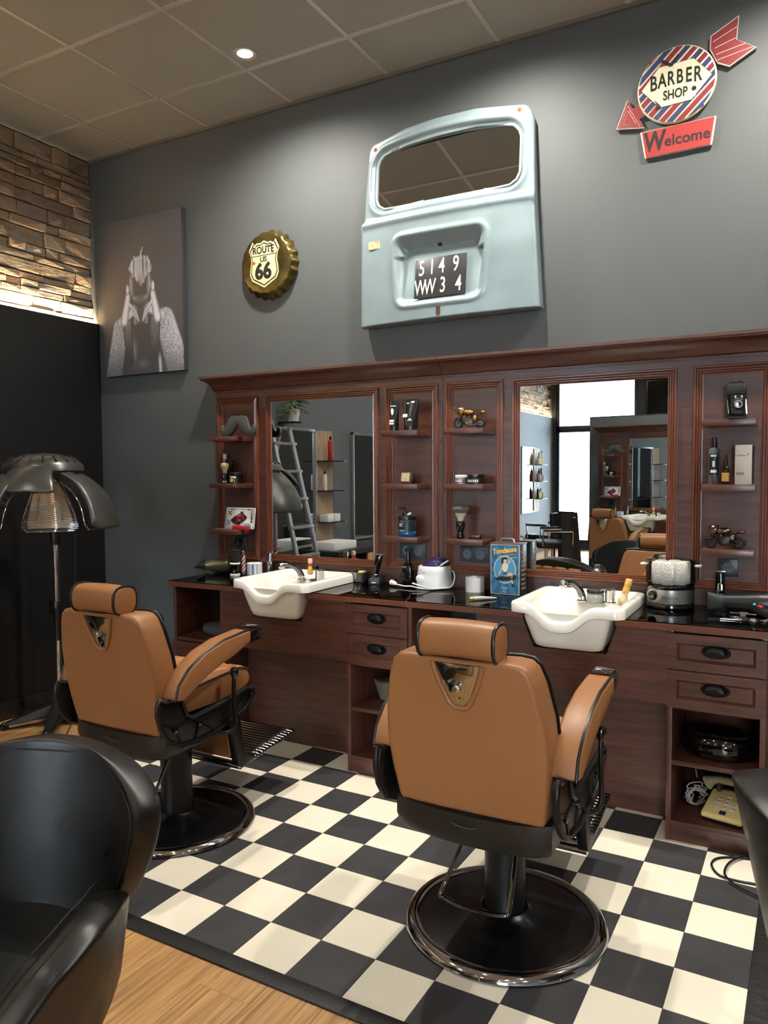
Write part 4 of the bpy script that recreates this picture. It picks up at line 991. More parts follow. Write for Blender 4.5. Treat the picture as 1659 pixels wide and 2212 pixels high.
# ================================================================== BLACK TUB CHAIRS
def tub_chair(loc, rz, label):
    t = thing('tub_chair', loc, label, 'armchair', rz=rz, group='black leather tub chairs')
    _hp = catmull([(a, b, 0) for a, b in [(0, 0.19), (0.15, 0.235), (0.4, 0.295), (0.62, 0.325), (0.78, 0.315), (0.90, 0.25), (0.96, 0.18), (1.0, 0.10)]], 8)
    _hp = [(p.x, p.y) for p in _hp]
    hw = lambda v: interp(v, _hp)
    def back(u, v):
        x = (2 * u - 1) * hw(v)
        z = 0.36 + 0.43 * v + 0.012 * (1 - (2 * u - 1) ** 2) * v
        y = 0.24 + 0.10 * v - 0.55 * x * x / 0.29 * 0.55
        return (x, y, z)
    b = MB().grid(back, 24, 22).build('backrest', BLEATHER, t, smooth=180)
    md = b.modifiers.new('pad', 'SOLIDIFY'); md.thickness = 0.085; md.offset = 0
    md = b.modifiers.new('sub', 'SUBSURF'); md.levels = 2; md.render_levels = 2
    sm = []
    for v in [k / 14 for k in range(15)]: p = back(1, v); sm.append((p[0] * 0.90, p[1] - 0.047 + 0.028 * abs(p[0]), p[2] - 0.012 * v))
    sm2 = [(-x, y, z) for x, y, z in reversed(sm)]
    MB().tube(sm + sm2, 0.002, 5).build('seam', mat('black_stitch', (6, 6, 6), 0.6), b)
    # quilted tan panel on the outside of the back
    def quilt(u, v):
        vv = 0.14 + 0.72 * v; x = (2 * u - 1) * hw(vv) * 0.80; p = back(0.5 + 0.5 * (2 * u - 1) * 0.80, vv)
        a_ = (x + p[2]) / 0.12; b_ = (x - p[2]) / 0.12; g = min(abs(a_ - round(a_)), abs(b_ - round(b_)))
        e = min(u, 1 - u, v, 1 - v)
        return (p[0], p[1] + 0.040 + 0.012 * smooth01(g / 0.16) * smooth01(e / 0.08) + 0.004 * smooth01(e / 0.08), p[2])
    MB().grid(quilt, 50, 50).build('quilted_back', TANQ, t, smooth=60)
    # arms: rounded lobes rising from the seat
    for s_ in (-1, 1):
        def armf(u, v):
            # u along the arm (back -> front), v up
            y = 0.17 - 0.46 * u
            top = interp(u, [(0, 0.50), (0.2, 0.525), (0.45, 0.53), (0.7, 0.50), (0.9, 0.43), (1, 0.36)])
            bot = interp(u, [(0, 0.30), (0.5, 0.25), (0.8, 0.26), (1, 0.30)])
            z = bot + (top - bot) * v
            x = 0.205 + 0.055 * math.sin(PI * min(1, u * 0.9 + 0.05)) + 0.03 * v - 0.05 * u * u
            return (s_ * x, y, z)
        a = MB().grid(armf, 16, 12).build('armrest', BLEATHER, t, smooth=180)
        md = a.modifiers.new('pad', 'SOLIDIFY'); md.thickness = 0.085; md.offset = 0
        md = a.modifiers.new('sub', 'SUBSURF'); md.levels = 2; md.render_levels = 2
        MB().tube([(p[0] - s_ * 0.03, p[1], p[2] + 0.026) for p in [armf(k / 14, 1) for k in range(15)]], 0.002, 5).build('seam', MATS['black_stitch'], a)
    s = MB().prism(rrect(-0.235, 0.235, -0.27, 0.24, 0.09, 6), 0.31, 0.42, 'xy').build('seat', BLEATHER, t, bevel=0.03, seg=4, smooth=60)
    MB().lathe([(0.03, 0.03), (0.03, 0.31)], n=20).build('post', CHROME, t, smooth=40)
    MB().lathe([(0.24, 0.0), (0.24, 0.008), (0.20, 0.016), (0.05, 0.03), (0.03, 0.04)], n=48).build('base', CHROME, t, smooth=40)
    return t
tub1 = tub_chair((0.115, -2.665, 0.0), math.radians(20), 'black leather tub chair in the left foreground, seen from the front')
tub2 = copy_tree(tub1); tub2.location = (1.962, -1.73, 0.0); tub2.rotation_euler[2] = math.radians(112)
for ch in list(tub2.children):
    if ch.name.startswith('quilted_back'): bpy.data.objects.remove(ch)
tub2['label'] = 'black leather tub chair cut off by the right edge of the photo'

# ================================================================== HOOD DRYER ON A STAND
HD = mat('hood_grey', (74, 74, 72), 0.30, 0.55); HDD = mat('hood_dark', (26, 26, 27), 0.4, 0.2)
px_ = -2.16; py_ = -0.66
hd = thing('hood_dryer', (px_, py_, 0.0), 'grey infrared hood dryer with open wings on a chrome stand, left corner', 'hair dryer')
for k in range(5):
    a = math.radians(20 + 72 * k); c_, s_ = math.cos(a), math.sin(a)
    r_ = 0.30
    rings = []
    for (r, w, z0, z1) in ((0.03, 0.055, 0.06, 0.13), (0.12, 0.045, 0.05, 0.105), (0.22, 0.035, 0.035, 0.07), (r_, 0.026, 0.03, 0.045)):
        rings.append([(r * c_ - w * s_ * q, r * s_ + w * c_ * q, z) for q, z in ((-1, z0), (1, z0), (0.7, z1), (-0.7, z1))])
    MB().loft(rings).build('stand_leg', HDD, hd, bevel=0.006, smooth=50)
    w = MB().lathe([(0.02, -0.012), (0.025, -0.008), (0.025, 0.008), (0.02, 0.012)], c=(r_ * c_, r_ * s_, 0.025), n=14, axis='x').build('castor', BLACKPL, hd)
MB().lathe([(0.06, 0.05), (0.06, 0.12), (0.03, 0.15)], n=24).build('stand_hub', HDD, hd, smooth=40)
MB().lathe([(0.0165, 0.14), (0.0165, 1.12)], n=20).build('pole', CHROME, hd, smooth=40)
MB().lathe([(0.021, 0.50), (0.021, 0.66), (0.025, 0.67), (0.025, 0.73), (0.021, 0.74)], n=18).build('clamp', BLACKPL, hd, smooth=40)
MB().bb(-0.05, -0.018, -0.02, 0.005, 0.655, 0.745).build('clamp_lever', BLACKPL, hd, bevel=0.006)
MB().lathe([(0.024, 1.07), (0.030, 1.13), (0.030, 1.16)], n=20).build('neck_cone', BLACKPL, hd, smooth=40)
# direction towards the camera in the plan
vd = Vector((CAM.x - px_, CAM.y - py_, 0)).normalized(); vs2 = Vector((-vd.y, vd.x, 0))     # vs2 points to the photo's left... sign handled below
rt = Vector((vd.y, -vd.x, 0)) * -1                                                         # photo right
HC = vd * 0.44 + rt * -0.05 + Vector((0, 0, 1.475))                                          # centre of the hood
MB().tube([(0, 0, 1.15), (0, 0, 1.33), tuple(Vector((0, 0, 1.52)) + vd * 0.06), tuple(HC + Vector((0, 0, 0.09)))], [0.024, 0.026, 0.035, 0.03], 12).build('support_arm', HDD, hd, smooth=60)
def wing(dirv, a0, a1, R_, w0, w1, lift, nm='wing', guard=True):
    """curved shell from the hub outwards and down; outside grey, wire guard and rods inside"""
    d = dirv.normalized(); sd_ = Vector((-d.y, d.x, 0))
    def P(u, v, off=0.0):
        a = a0 + (a1 - a0) * v; r = 0.03 + R_ * math.sin(a); z = lift - R_ * (1 - math.cos(a))
        w = (w0 + (w1 - w0) * smooth01(v)) * (1 - 0.25 * max(0, (v - 0.9) / 0.1) ** 2)
        x = (2 * u - 1) * w
        n = (d * math.sin(a) + Vector((0, 0, math.cos(a))))
        return HC + d * r + Vector((0, 0, z)) + sd_ * x + n * (-0.25 * x * x / max(w, .01) - off)
    sh = MB().grid(lambda u, v: P(u, v), 12, 20).build(nm, HD, hd, smooth=180)
    md = sh.modifiers.new('t', 'SOLIDIFY'); md.thickness = 0.03; md.offset = -1
    md = sh.modifiers.new('b', 'SUBSURF'); md.levels = 1; md.render_levels = 2
    if not guard: return sh
    MB().grid(lambda u, v: P(0.10 + 0.8 * u, 0.12 + 0.82 * v, 0.034), 10, 14).build('reflector', mat('reflector', (232, 224, 208), 0.3, 0.8), sh, smooth=180)
    for k in range(30):
        v = 0.10 + 0.87 * k / 29
        MB().tube([P(u / 8, v, 0.052) for u in range(9)], 0.0017, 4).build('guard_wire', CHROME, sh)
    MB().tube([P(0.02, 0.10 + 0.88 * k / 12, 0.052) for k in range(13)] + [P(k / 8, 0.985, 0.052) for k in range(9)] + [P(0.98, 0.98 - 0.88 * k / 12, 0.052) for k in range(13)], 0.003, 6).build('guard_frame', CHROME, sh, smooth=60)
    for uu in (0.28, 0.72): MB().tube([P(uu, 0.45 + 0.4 * k / 6, 0.045) for k in range(7)], 0.0045, 6).build('heating_rod', mat('quartz_rod', (210, 210, 206), 0.2), sh, smooth=60)
    for k in range(8): MB().tube([P(0.25 + 0.06 * k, 0.16, -0.002), P(0.25 + 0.06 * k, 0.24, -0.002)], 0.003, 4).build('vent_slot', BLACKPL, sh)
    return sh
wing(vd * -1.0 + rt * 0.08, 0.25, 1.62, 0.36, 0.06, 0.155, 0.05)       # far wing: its inside faces us
wing(rt + vd * 0.5, 0.2, 1.5, 0.36, 0.09, 0.17, 0.06)                 # right wing
wing(rt * -1 + vd * 0.5, 0.2, 1.5, 0.36, 0.09, 0.17, 0.06)            # left wing
wing(vd + rt * -0.45, 0.25, 1.15, 0.27, 0.11, 0.165, 0.085, 'front_cover', False)
MB().lathe([(0.001, 0.125), (0.08, 0.12), (0.17, 0.098), (0.215, 0.06), (0.22, 0.03), (0.18, 0.005), (0.10, 0.02), (0.001, 0.02)], c=tuple(HC - vd * 0.05), n=40, sx=1.0, sy=0.9).build('top_dome', HD, hd, smooth=60)
for k in range(18):
    a = 2 * PI * k / 18
    MB().tube([tuple(HC - vd * 0.05 + Vector((0.15 * math.cos(a), 0.15 * math.sin(a) * 0.9, 0.108))), tuple(HC - vd * 0.05 + Vector((0.2 * math.cos(a), 0.2 * math.sin(a) * 0.9, 0.078)))], 0.004, 5).build('vent_slot', BLACKPL, hd)
MB().tube(catmull([tuple(Vector((0.02, 0.0, 1.3)) + rt * 0.10), tuple(Vector((0.0, 0.0, 0.8)) + rt * 0.105), tuple(Vector((0, 0, 0.35)) + rt * 0.10), tuple(Vector((0, 0, 0.09)) + rt * 0.08 + vd * 0.1), tuple(Vector((0, 0, 0.006)) + rt * 0.02 + vd * 0.32)], 6), 0.003, 6).build('power_cord', HDD, hd, smooth=60)
# ================================================================== SMALL THINGS ON THE SHELVES
SA, SBs, SCs, SD = -1.285, -0.1105, 0.2445, 1.436           # shelf centres
Z1_, Z2_, Z3_ = 1.700, 1.426, 1.152
def mk(name, px, py, Y, z, label, cat, rz=0, group=None):
    p = onY(px, py, Y); return thing(name, (p.x, Y, z), label, cat, rz=rz, group=group)
def cyl(r, z0, z1, c=(0, 0), n=24, b=0.0):
    return MB().lathe([(max(r - b, 1e-4), z0), (r, z0 + b), (r, z1 - b), (max(r - b, 1e-4), z1)], c=(c[0], c[1], 0), n=n)

# moustache cut from dark board
mo = mk('moustache_ornament', 515, 945, -0.155, Z1_, 'dark grey wooden moustache ornament on the top left shelf', 'ornament')
half = [(0.0, 0.118), (0.02, 0.122), (0.045, 0.122), (0.066, 0.112), (0.078, 0.09), (0.088, 0.060), (0.097, 0.043), (0.108, 0.037), (0.116, 0.046), (0.119, 0.060), (0.128, 0.066), (0.139, 0.056), (0.142, 0.038), (0.136, 0.018), (0.118, 0.004), (0.092, 0.0), (0.062, 0.008), (0.034, 0.030), (0.014, 0.056), (0.0, 0.075)]
ol = [(p.x * 0.92, p.y * 0.98) for p in (Vector(q) for q in half)]
ol = ol + [(-x, z) for x, z in reversed(ol[1:-1])]
MB().prism(ol, -0.012, 0.012).build('board', mat('moustache_grey', (58, 62, 62), 0.7), mo, bevel=0.0015)

# shaving brush on a stand, jar, tool box and tube on the second left shelf
def shaving_brush(t, hr, hz, kr, kz, bm, hm, flare=1.0):
    MB().lathe([(hr * 0.75, 0.0), (hr * 0.98, hz * 0.03), (hr, hz * 0.10), (hr * 0.72, hz * 0.30), (hr * 0.98, hz * 0.62), (hr * 0.95, hz * 0.85), (hr * 0.72, hz)], n=28).build('handle', hm, t, smooth=60)
    prof = [(hr * 0.62, hz * 0.98), (hr * 0.72, hz + kz * 0.18), (kr * 0.86, hz + kz * 0.55), (kr, hz + kz * 0.80), (kr * 0.82, hz + kz * 0.95), (kr * 0.35, hz + kz), (0.001, hz + kz)]
    MB().lathe(prof, n=36).build('bristles', bm, t, smooth=60)
BRI = mat('badger_hair', (176, 160, 128), 0.9, bump=0.6, bscale=30, stretch=(30, 30, 2), var=0.3, vscale=10)
b1 = mk('shaving_brush', 486, 1043, -0.15, Z2_, 'small shaving brush with black handle on the second left shelf', 'shaving brush')
MB().lathe([(0.024, 0), (0.024, 0.006), (0.017, 0.012), (0.018, 0.03), (0.021, 0.05), (0.015, 0.062)], n=24).build('handle', BLACKGL, b1, smooth=50)
MB().lathe([(0.0225, 0.007), (0.0232, 0.011), (0.0225, 0.015)], n=24, cap0=False, cap1=False).build('silver_band', CHROME, b1)
MB().lathe([(0.012, 0.06), (0.013, 0.075), (0.022, 0.095), (0.024, 0.108), (0.019, 0.119), (0.001, 0.123)], n=28).build('bristles', BRI, b1, smooth=60)
jar = mk('pomade_jar', 512, 1043, -0.12, Z2_, 'black jar with a yellow and white label on the second left shelf', 'jar')
cyl(0.041, 0, 0.045, b=0.003).build('body', BLACKGL, jar, smooth=40); cyl(0.0405, 0.047, 0.066, b=0.003).build('lid', BLACKPL, jar, smooth=40)
def band(t, r, z0, z1, a0, a1, m, nm='label_print', n=14):
    MB().loft([[(r * math.cos(math.radians(a0 + (a1 - a0) * k / n)), r * math.sin(math.radians(a0 + (a1 - a0) * k / n)), z) for k in range(n + 1)] for z in (z0, z1)], False, False, closed=False).build(nm, m, t, smooth=60)
YEL = mat('label_yellow', (222, 206, 70), 0.5); LW = mat('label_white', (226, 226, 222), 0.5)
band(jar, 0.0414, 0.032, 0.042, 232, 300, LW); band(jar, 0.0414, 0.008, 0.028, 232, 275, YEL)
bx = mk('comb_box', 498, 1043, -0.075, Z2_, 'tall glossy black box behind the small shaving brush', 'box')
MB().bb(-0.022, 0.022, -0.018, 0.018, 0, 0.135).build('body', BLACKGL, bx, bevel=0.003); MB().bb(-0.024, 0.024, -0.02, 0.02, 0.125, 0.139).build('lid', BLACKPL, bx, bevel=0.002)
tb = mk('cream_tube', 487, 1043, -0.06, Z2_, 'small white capped tube behind the brush, leaning on the left panel', 'tube')
cyl(0.011, 0, 0.145).build('body', mat('tube_grey', (150, 152, 152), 0.4), tb, smooth=40); cyl(0.012, 0.145, 0.178, b=0.002).build('cap', WHITEPL, tb, smooth=40)

# licence plate, red box and razor
lp = mk('souvenir_plate', 517, 1142, -0.075, Z3_, 'white souvenir licence plate with red car and the word Cuba', 'licence plate')
TL = Matrix.Rotation(math.radians(-9), 4, 'X')
def plp(nm, mb, m, **k):
    o = mb.build(nm, m, lp, **k); o.data.transform(TL); return o
W2, H2 = 0.112, 0.128
plp('plate', MB().prism(rrect(-W2, W2, 0.0, H2, 0.008), -0.001, 0.001), mat('plate_enamel', (228, 232, 228), 0.3), bevel=0.0004)
for (a, b, c, d) in ((-0.104, 0.104, 0.008, 0.010), (-0.104, 0.104, 0.117, 0.119), (-0.105, -0.103, 0.008, 0.119), (0.103, 0.105, 0.008, 0.119), (-0.075, -0.055, 0.113, 0.119), (0.055, 0.075, 0.113, 0.119)):
    plp('border_line', MB().bb(a, b, -0.0016, -0.001, c, d), BLKPR)
PINK = mat('print_pink', (196, 84, 120), 0.5); DRED = mat('print_maroon', (110, 30, 46), 0.5); CYAN = mat('print_blue', (96, 176, 214), 0.5)
def blob(pts, m, nm='car_print', y=-0.0018): plp(nm, MB().prism(pts, y, -0.001), m, smooth=0)
blob([(-0.066, 0.05), (-0.05, 0.072), (-0.03, 0.082), (0.0, 0.094), (0.03, 0.090), (0.044, 0.074), (0.040, 0.052), (0.012, 0.034), (-0.02, 0.022), (-0.05, 0.030)], DRED)
blob([(-0.028, 0.080), (0.0, 0.088), (0.014, 0.080), (0.0, 0.074), (-0.024, 0.072)], PINK, y=-0.0024)
blob([(-0.018, 0.056), (0.002, 0.058), (0.004, 0.044), (-0.016, 0.040)], PINK, y=-0.0024)
blob([(0.020, 0.078), (0.038, 0.076), (0.038, 0.060), (0.024, 0.058)], PINK, y=-0.0024)
blob([(-0.046, 0.064), (-0.032, 0.068), (-0.030, 0.046), (-0.044, 0.040)], BLKPR, y=-0.0024)
for cx_, cz_, r in ((-0.056, 0.050, 0.012), (-0.006, 0.034, 0.012), (0.040, 0.068, 0.012)):
    plp('wheel_print', MB().lathe([(0.0005, 0), (r, 0)], c=(cx_, -0.0026, cz_), n=14, axis='y', cap1=False), BLKPR)
blob([(0.0, 0.104), (0.022, 0.104), (0.020, 0.092), (0.002, 0.092)], DGREY)
blob([(0.030, 0.022), (0.045, 0.034), (0.070, 0.034), (0.088, 0.026), (0.086, 0.016), (0.036, 0.014)], CYAN)
for k, ch in enumerate('CUBA'):
    o = text('lettering', ch, 0.026, BLKPR, lp, TL @ wallM(0.088, 0.101 - 0.019 * k, -0.0018), bold=0.0006, ext=0.0003)
text('lettering', '31', 0.044, BLKPR, lp, TL @ wallM(-0.085, 0.034, -0.0018), ext=0.0003, sx=0.7, bold=0.0006)
for i in range(3):
    for j in range(3):
        if (i + j) % 2 == 0: plp('flag_check', MB().bb(-0.094 + i * 0.009, -0.085 + i * 0.009, -0.0017, -0.001, 0.082 + j * 0.008, 0.090 + j * 0.008), BLKPR)
rb = mk('red_carton', 521, 1140, -0.135, Z3_, 'slim red carton lying before the souvenir plate', 'box')
MB().bb(-0.058, 0.058, -0.012, 0.012, 0.0, 0.024).build('carton', RED, rb, bevel=0.001)
rz_ = mk('straight_razor', 480, 1142, -0.165, Z3_, 'folded silver straight razor at the front edge of the third left shelf', 'razor', rz=0.1)
MB().prism([(-0.055, 0.001), (0.055, 0.001), (0.062, 0.004), (0.055, 0.007), (-0.05, 0.006)], -0.008, 0.008).build('handle', STEEL, rz_, bevel=0.001)
MB().bb(-0.04, 0.05, -0.003, 0.003, 0.0065, 0.010).build('blade', CHROME, rz_)

# two squeeze tubes
def squeeze_tube(px, py, w, h, label, acc, Y=-0.135):
    t = mk('squeeze_tube', px, py, Y, Z1_, label, 'tube', group='black squeeze tubes on the shelf')
    cyl(w * 0.40, 0, 0.024, b=0.002).build('cap', BLACKPL, t, smooth=40)
    rings = []
    for (z, a, b) in ((0.024, w * 0.40, w * 0.40), (0.05, w * 0.42, w * 0.36), (h * 0.6, w * 0.46, w * 0.22), (h - 0.012, w * 0.5, 0.004), (h, w * 0.5, 0.003)):
        rings.append([(a * math.copysign(abs(math.cos(q)) ** (0.7 if z > .05 else 1), math.cos(q)), b * math.sin(q), z) for q in [2 * PI * k / 28 for k in range(28)]])
    MB().loft(rings).build('tube_body', mat('tube_black', (22, 25, 27), 0.22), t, smooth=50)
    return t, lambda z: -(interp(z, [(0.024, w * 0.40), (0.05, w * 0.36), (h * 0.6, w * 0.22), (h - 0.012, 0.004)])) - 0.0012
t1, f1 = squeeze_tube(852, 930, 0.056, 0.155, 'narrow black squeeze tube with a bearded face print on the top shelf', 1)
def tprint(t, f, z0, z1, x0, x1, m):
    MB().loft([[(x0, f(z0), z0), (x1, f(z0), z0)], [(x0, f(z1), z1), (x1, f(z1), z1)]], False, False, closed=False).build('label_print', m, t)
tprint(t1, f1, 0.128, 0.132, -0.02, 0.014, LW); tprint(t1, f1, 0.046, 0.058, -0.018, 0.008, LW); tprint(t1, f1, 0.034, 0.042, -0.018, 0.008, LW)
MB().prism([(-0.012, 0.112), (-0.002, 0.118), (0.006, 0.108), (0.004, 0.092), (-0.003, 0.080), (-0.010, 0.090)], f1(0.10) - 0.0045, f1(0.10) - 0.004).build('face_print', LW, t1)
t2, f2 = squeeze_tube(888, 930, 0.090, 0.160, 'wide black squeeze tube with a moustache print on the top shelf', 2)
tprint(t2, f2, 0.068, 0.084, -0.034, -0.008, LW); tprint(t2, f2, 0.138, 0.142, -0.02, -0.006, LW); tprint(t2, f2, 0.142, 0.150, 0.004, 0.024, LW)
MB().prism([(-0.004, 0.052), (0.008, 0.061), (0.020, 0.056), (0.018, 0.046), (0.008, 0.050), (-0.002, 0.047)], f2(0.05) - 0.001, f2(0.05)).build('moustache_print', LW, t2)
# travel clock
ck = mk('travel_clock', 876, 1043, -0.12, Z2_, 'small brown folding travel clock on the middle shelf', 'clock')
TK = Matrix.Rotation(math.radians(-14), 4, 'X')
BRN = mat('clock_leather', (74, 48, 30), 0.4)
def ckp(nm, mb, m, par=None, **k):
    o = mb.build(nm, m, par or ck, **k); o.data.transform(TK); return o
ckp('case', MB().prism(rrect(-0.034, 0.034, 0.0, 0.066, 0.01), -0.006, 0.006), BRN, bevel=0.002)
ckp('frame', MB().prism(rrect(-0.027, 0.027, 0.007, 0.059, 0.005), -0.009, -0.005), GOLDY, bevel=0.001)
ckp('dial', MB().prism(rrect(-0.023, 0.023, 0.011, 0.055, 0.003), -0.0105, -0.008), mat('dial_cream', (226, 216, 176), 0.4))
for k in range(12):
    a = PI / 6 * k; ckp('hour_mark', MB().bb(0.017 * math.sin(a) - 0.0012, 0.017 * math.sin(a) + 0.0012, -0.0112, -0.0105, 0.033 + 0.017 * math.cos(a) - 0.0016, 0.033 + 0.017 * math.cos(a) + 0.0016), BLKPR)
for a, l in ((2.4, 0.010), (2.9, 0.015)): ckp('hand', MB().tube([(0, -0.0112, 0.033), (l * math.sin(a), -0.0112, 0.033 + l * math.cos(a))], 0.0007, 4), BLKPR)
MB().prism([(0.012, 0.0), (0.05, 0.0), (0.016, 0.062)], -0.034, 0.034, 'yz').build('folded_cover', BLACKPL, ck, bevel=0.002)
# pump jar with blue gel
pj = mk('pump_jar', 880, 1152, -0.12, Z3_, 'clear pump jar half full of blue gel, black lid', 'jar')
cyl(0.0475, 0.0, 0.032, b=0.006).build('blue_gel', mat('blue_gel', (24, 92, 150), 0.1, trans=0.25, coat=0.4), pj, smooth=50)
cyl(0.0475, 0.032, 0.086, b=0.002).build('jar_body', mat('jar_smoke', (44, 56, 62), 0.12, coat=0.5), pj, smooth=50)
band(pj, 0.0482, 0.026, 0.074, 235, 330, mat('label_dark', (24, 32, 36), 0.4))
for z, a0, a1 in ((0.066, 240, 268), (0.060, 240, 262), (0.054, 240, 266), (0.030, 243, 280)): band(pj, 0.0486, z, z + 0.003, a0, a1, LW, n=6)
cyl(0.0485, 0.086, 0.104, b=0.002).build('lid', BLACKPL, pj, smooth=40)
cyl(0.016, 0.104, 0.122, c=(-0.010, 0)).build('pump_collar', BLACKPL, pj, smooth=40)
MB().tube([(-0.010, 0, 0.12), (-0.010, 0, 0.142), (-0.014, -0.004, 0.146), (-0.038, -0.02, 0.146), (-0.042, -0.022, 0.142)], 0.006, 10).build('pump_spout', BLACKPL, pj, smooth=50)
sp = thing('white_clip', (pj.location.x + 0.018, -0.135, Z3_ + 0.104), 'small white plastic scoop resting on the pump jar', 'scoop')
MB().ball((0, 0, 0.008), 0.016, sx=1.0, sy=0.6, sz=0.5).xf(lambda v: (v.x * 0.85 , v.y, v.z + 0.35 * v.x + 0.004)).build('scoop', WHITEPL, sp, smooth=60)

# motorcycles
def motorcycle(px, py, z, label, body, dark, L=0.168, Y=-0.11, rz=0):
    t = mk('model_motorcycle', px, py, Y, z, label, 'model motorcycle', rz=rz, group='metal model motorcycles')
    s = L / 0.168
    def W(nm, mb, m=dark, **k):
        o = mb.build(nm, m, t, **k); o.data.transform(Matrix.Scale(s, 4)); return o
    R_ = 0.0255
    for xw in (-0.058, 0.058):
        w = W('wheel', MB().tube([(xw + (R_ - 0.005) * math.cos(a), 0, R_ + (R_ - 0.005) * math.sin(a)) for a in [2 * PI * k / 24 for k in range(24)]], 0.0062, 8, closed=True), BLACKMT, smooth=60)
        d = W('brake_disc', MB().lathe([(0.001, -0.003), (0.015, -0.003), (0.015, 0.003), (0.001, 0.003)], c=(xw, 0, R_), n=20, axis='y'), dark, smooth=30)
        for k in range(6):
            a = PI / 3 * k; W('spoke', MB().tube([(xw, 0, R_), (xw + 0.019 * math.cos(a), 0, R_ + 0.019 * math.sin(a))], 0.0016, 4), dark)
    W('front_fork', MB().tube([(-0.058, -0.008, R_), (-0.040, -0.008, 0.072)], 0.0022, 6)); W('front_fork', MB().tube([(-0.058, 0.008, R_), (-0.040, 0.008, 0.072)], 0.0022, 6))
    W('swing_arm', MB().tube([(0.058, -0.009, R_), (0.02, -0.009, 0.030)], 0.0026, 6)); W('swing_arm', MB().tube([(0.058, 0.009, R_), (0.02, 0.009, 0.030)], 0.0026, 6))
    W('front_fender', MB().tube([(-0.058 + (R_ + 0.004) * math.cos(a), 0, R_ + (R_ + 0.004) * math.sin(a)) for a in [math.radians(q) for q in range(50, 171, 20)]], 0.003, 6), dark, smooth=60)
    W('fairing', MB().ball((-0.044, 0, 0.084), 0.0225, sx=0.95, sy=0.75, sz=1.0), body, smooth=60)
    W('fuel_tank', MB().ball((-0.006, 0, 0.079), 0.025, sx=1.3, sy=0.75, sz=0.62), body, smooth=60)
    W('engine', MB().lathe([(0.013, -0.012), (0.015, 0.0), (0.013, 0.012)], c=(-0.008, 0, 0.028), n=16, axis='y').bb(-0.026, 0.020, -0.011, 0.011, 0.018, 0.054), dark, bevel=0.003)
    for a in (-0.35, 0.25): W('cylinder', MB().tube([(-0.006, 0, 0.03), (-0.006 + 0.036 * math.sin(a), 0, 0.03 + 0.036 * math.cos(a))], 0.007, 10), dark)
    W('frame_tube', MB().tube([(-0.040, 0, 0.074), (-0.028, 0, 0.035), (-0.018, 0, 0.018), (0.02, 0, 0.018), (0.03, 0, 0.05)], 0.0022, 6)); W('frame_tube', MB().tube([(-0.04, 0, 0.07), (0.02, 0, 0.06), (0.058, 0, 0.073)], 0.0022, 6))
    W('side_cover', MB().ball((0.028, 0, 0.048), 0.019, sx=0.85, sy=0.75, sz=1.0), body, smooth=60)
    W('seat', MB().tube([(0.02, 0, 0.066), (0.045, 0, 0.068), (0.062, 0, 0.074)], 0.004, 8), dark); W('tail_lamp', MB().ball((0.068, 0, 0.077), 0.013, sx=1.2, sy=0.9, sz=0.75), body, smooth=60)
    W('exhaust', MB().tube([(-0.016, -0.012, 0.03), (0.0, -0.015, 0.016), (0.045, -0.015, 0.018)], 0.004, 8), dark, smooth=60)
    W('handlebar', MB().tube([(-0.052, -0.024, 0.093), (-0.040, -0.010, 0.092), (-0.040, 0.010, 0.092), (-0.052, 0.024, 0.093)], 0.0022, 6)); W('mirror', MB().ball((-0.062, -0.026, 0.098), 0.005)); W('windscreen', MB().ball((-0.036, 0, 0.101), 0.008, sx=1.4, sy=1.0, sz=0.5), dark, smooth=60)
    return t
BRONZE = mat('bronze', (150, 112, 66), 0.28, 1.0); GUN = mat('gunmetal', (84, 80, 74), 0.3, 1.0); GUN2 = mat('pewter', (110, 106, 96), 0.28, 1.0); GUN3 = mat('dark_pewter', (52, 50, 48), 0.35, 1.0)
motorcycle(1014, 927, Z1_, 'bronze model motorcycle on the top shelf left of the right mirror', BRONZE, GUN, 0.170, -0.125)
motorcycle(1566, 1185, Z3_, 'dark pewter model motorcycle on the lowest right shelf', GUN2, GUN3, 0.160, -0.115)
# tins
for px, w, h, lab, top, side in ((996, 0.060, 0.045, 'white lidded pomade tin on the middle shelf', WHITEPL, mat('tin_silver', (170, 170, 166), 0.3, 0.7)), (1028, 0.086, 0.048, 'wide black pomade tin on the middle shelf', BLACKPL, BLACKPL)):
    t = mk('pomade_tin', px, 1044, -0.13, Z2_, lab, 'tin')
    cyl(w / 2, 0, h * 0.62, b=0.002).build('body', side, t, smooth=40); cyl(w / 2 + 0.0006, h * 0.64, h, b=0.003).build('lid', top, t, smooth=40)
    band(t, w / 2 + 0.0012, h * 0.12, h * 0.5, 225, 315, BLKPR if w < 0.07 else DGREY)
    for k in range(6): band(t, w / 2 + 0.0018, h * 0.2, h * 0.44, 232 + 13 * k, 240 + 13 * k, LW, n=2)
# large brush and safety razor
bb_ = mk('large_shaving_brush', 995, 1158, -0.135, Z3_, 'large fanned shaving brush with black handle on the low shelf', 'shaving brush')
MB().lathe([(0.017, 0), (0.020, 0.004), (0.019, 0.016), (0.0145, 0.026), (0.016, 0.040), (0.023, 0.056), (0.024, 0.070), (0.022, 0.084), (0.018, 0.088)], n=28).build('handle', BLACKGL, bb_, smooth=60)
MB().lathe([(0.013, 0.086), (0.017, 0.105), (0.030, 0.130)], n=32, cap1=False).build('white_bristles', mat('pale_hair', (214, 202, 180), 0.9, bump=0.5, bscale=30, stretch=(40, 40, 3)), bb_, smooth=60)
MB().lathe([(0.030, 0.129), (0.043, 0.146), (0.044, 0.152), (0.034, 0.165), (0.016, 0.171), (0.001, 0.172)], n=32, cap0=False).build('grey_tips', mat('grey_hair', (104, 100, 94), 0.9, bump=0.6, bscale=40, stretch=(40, 40, 3)), bb_, smooth=60)
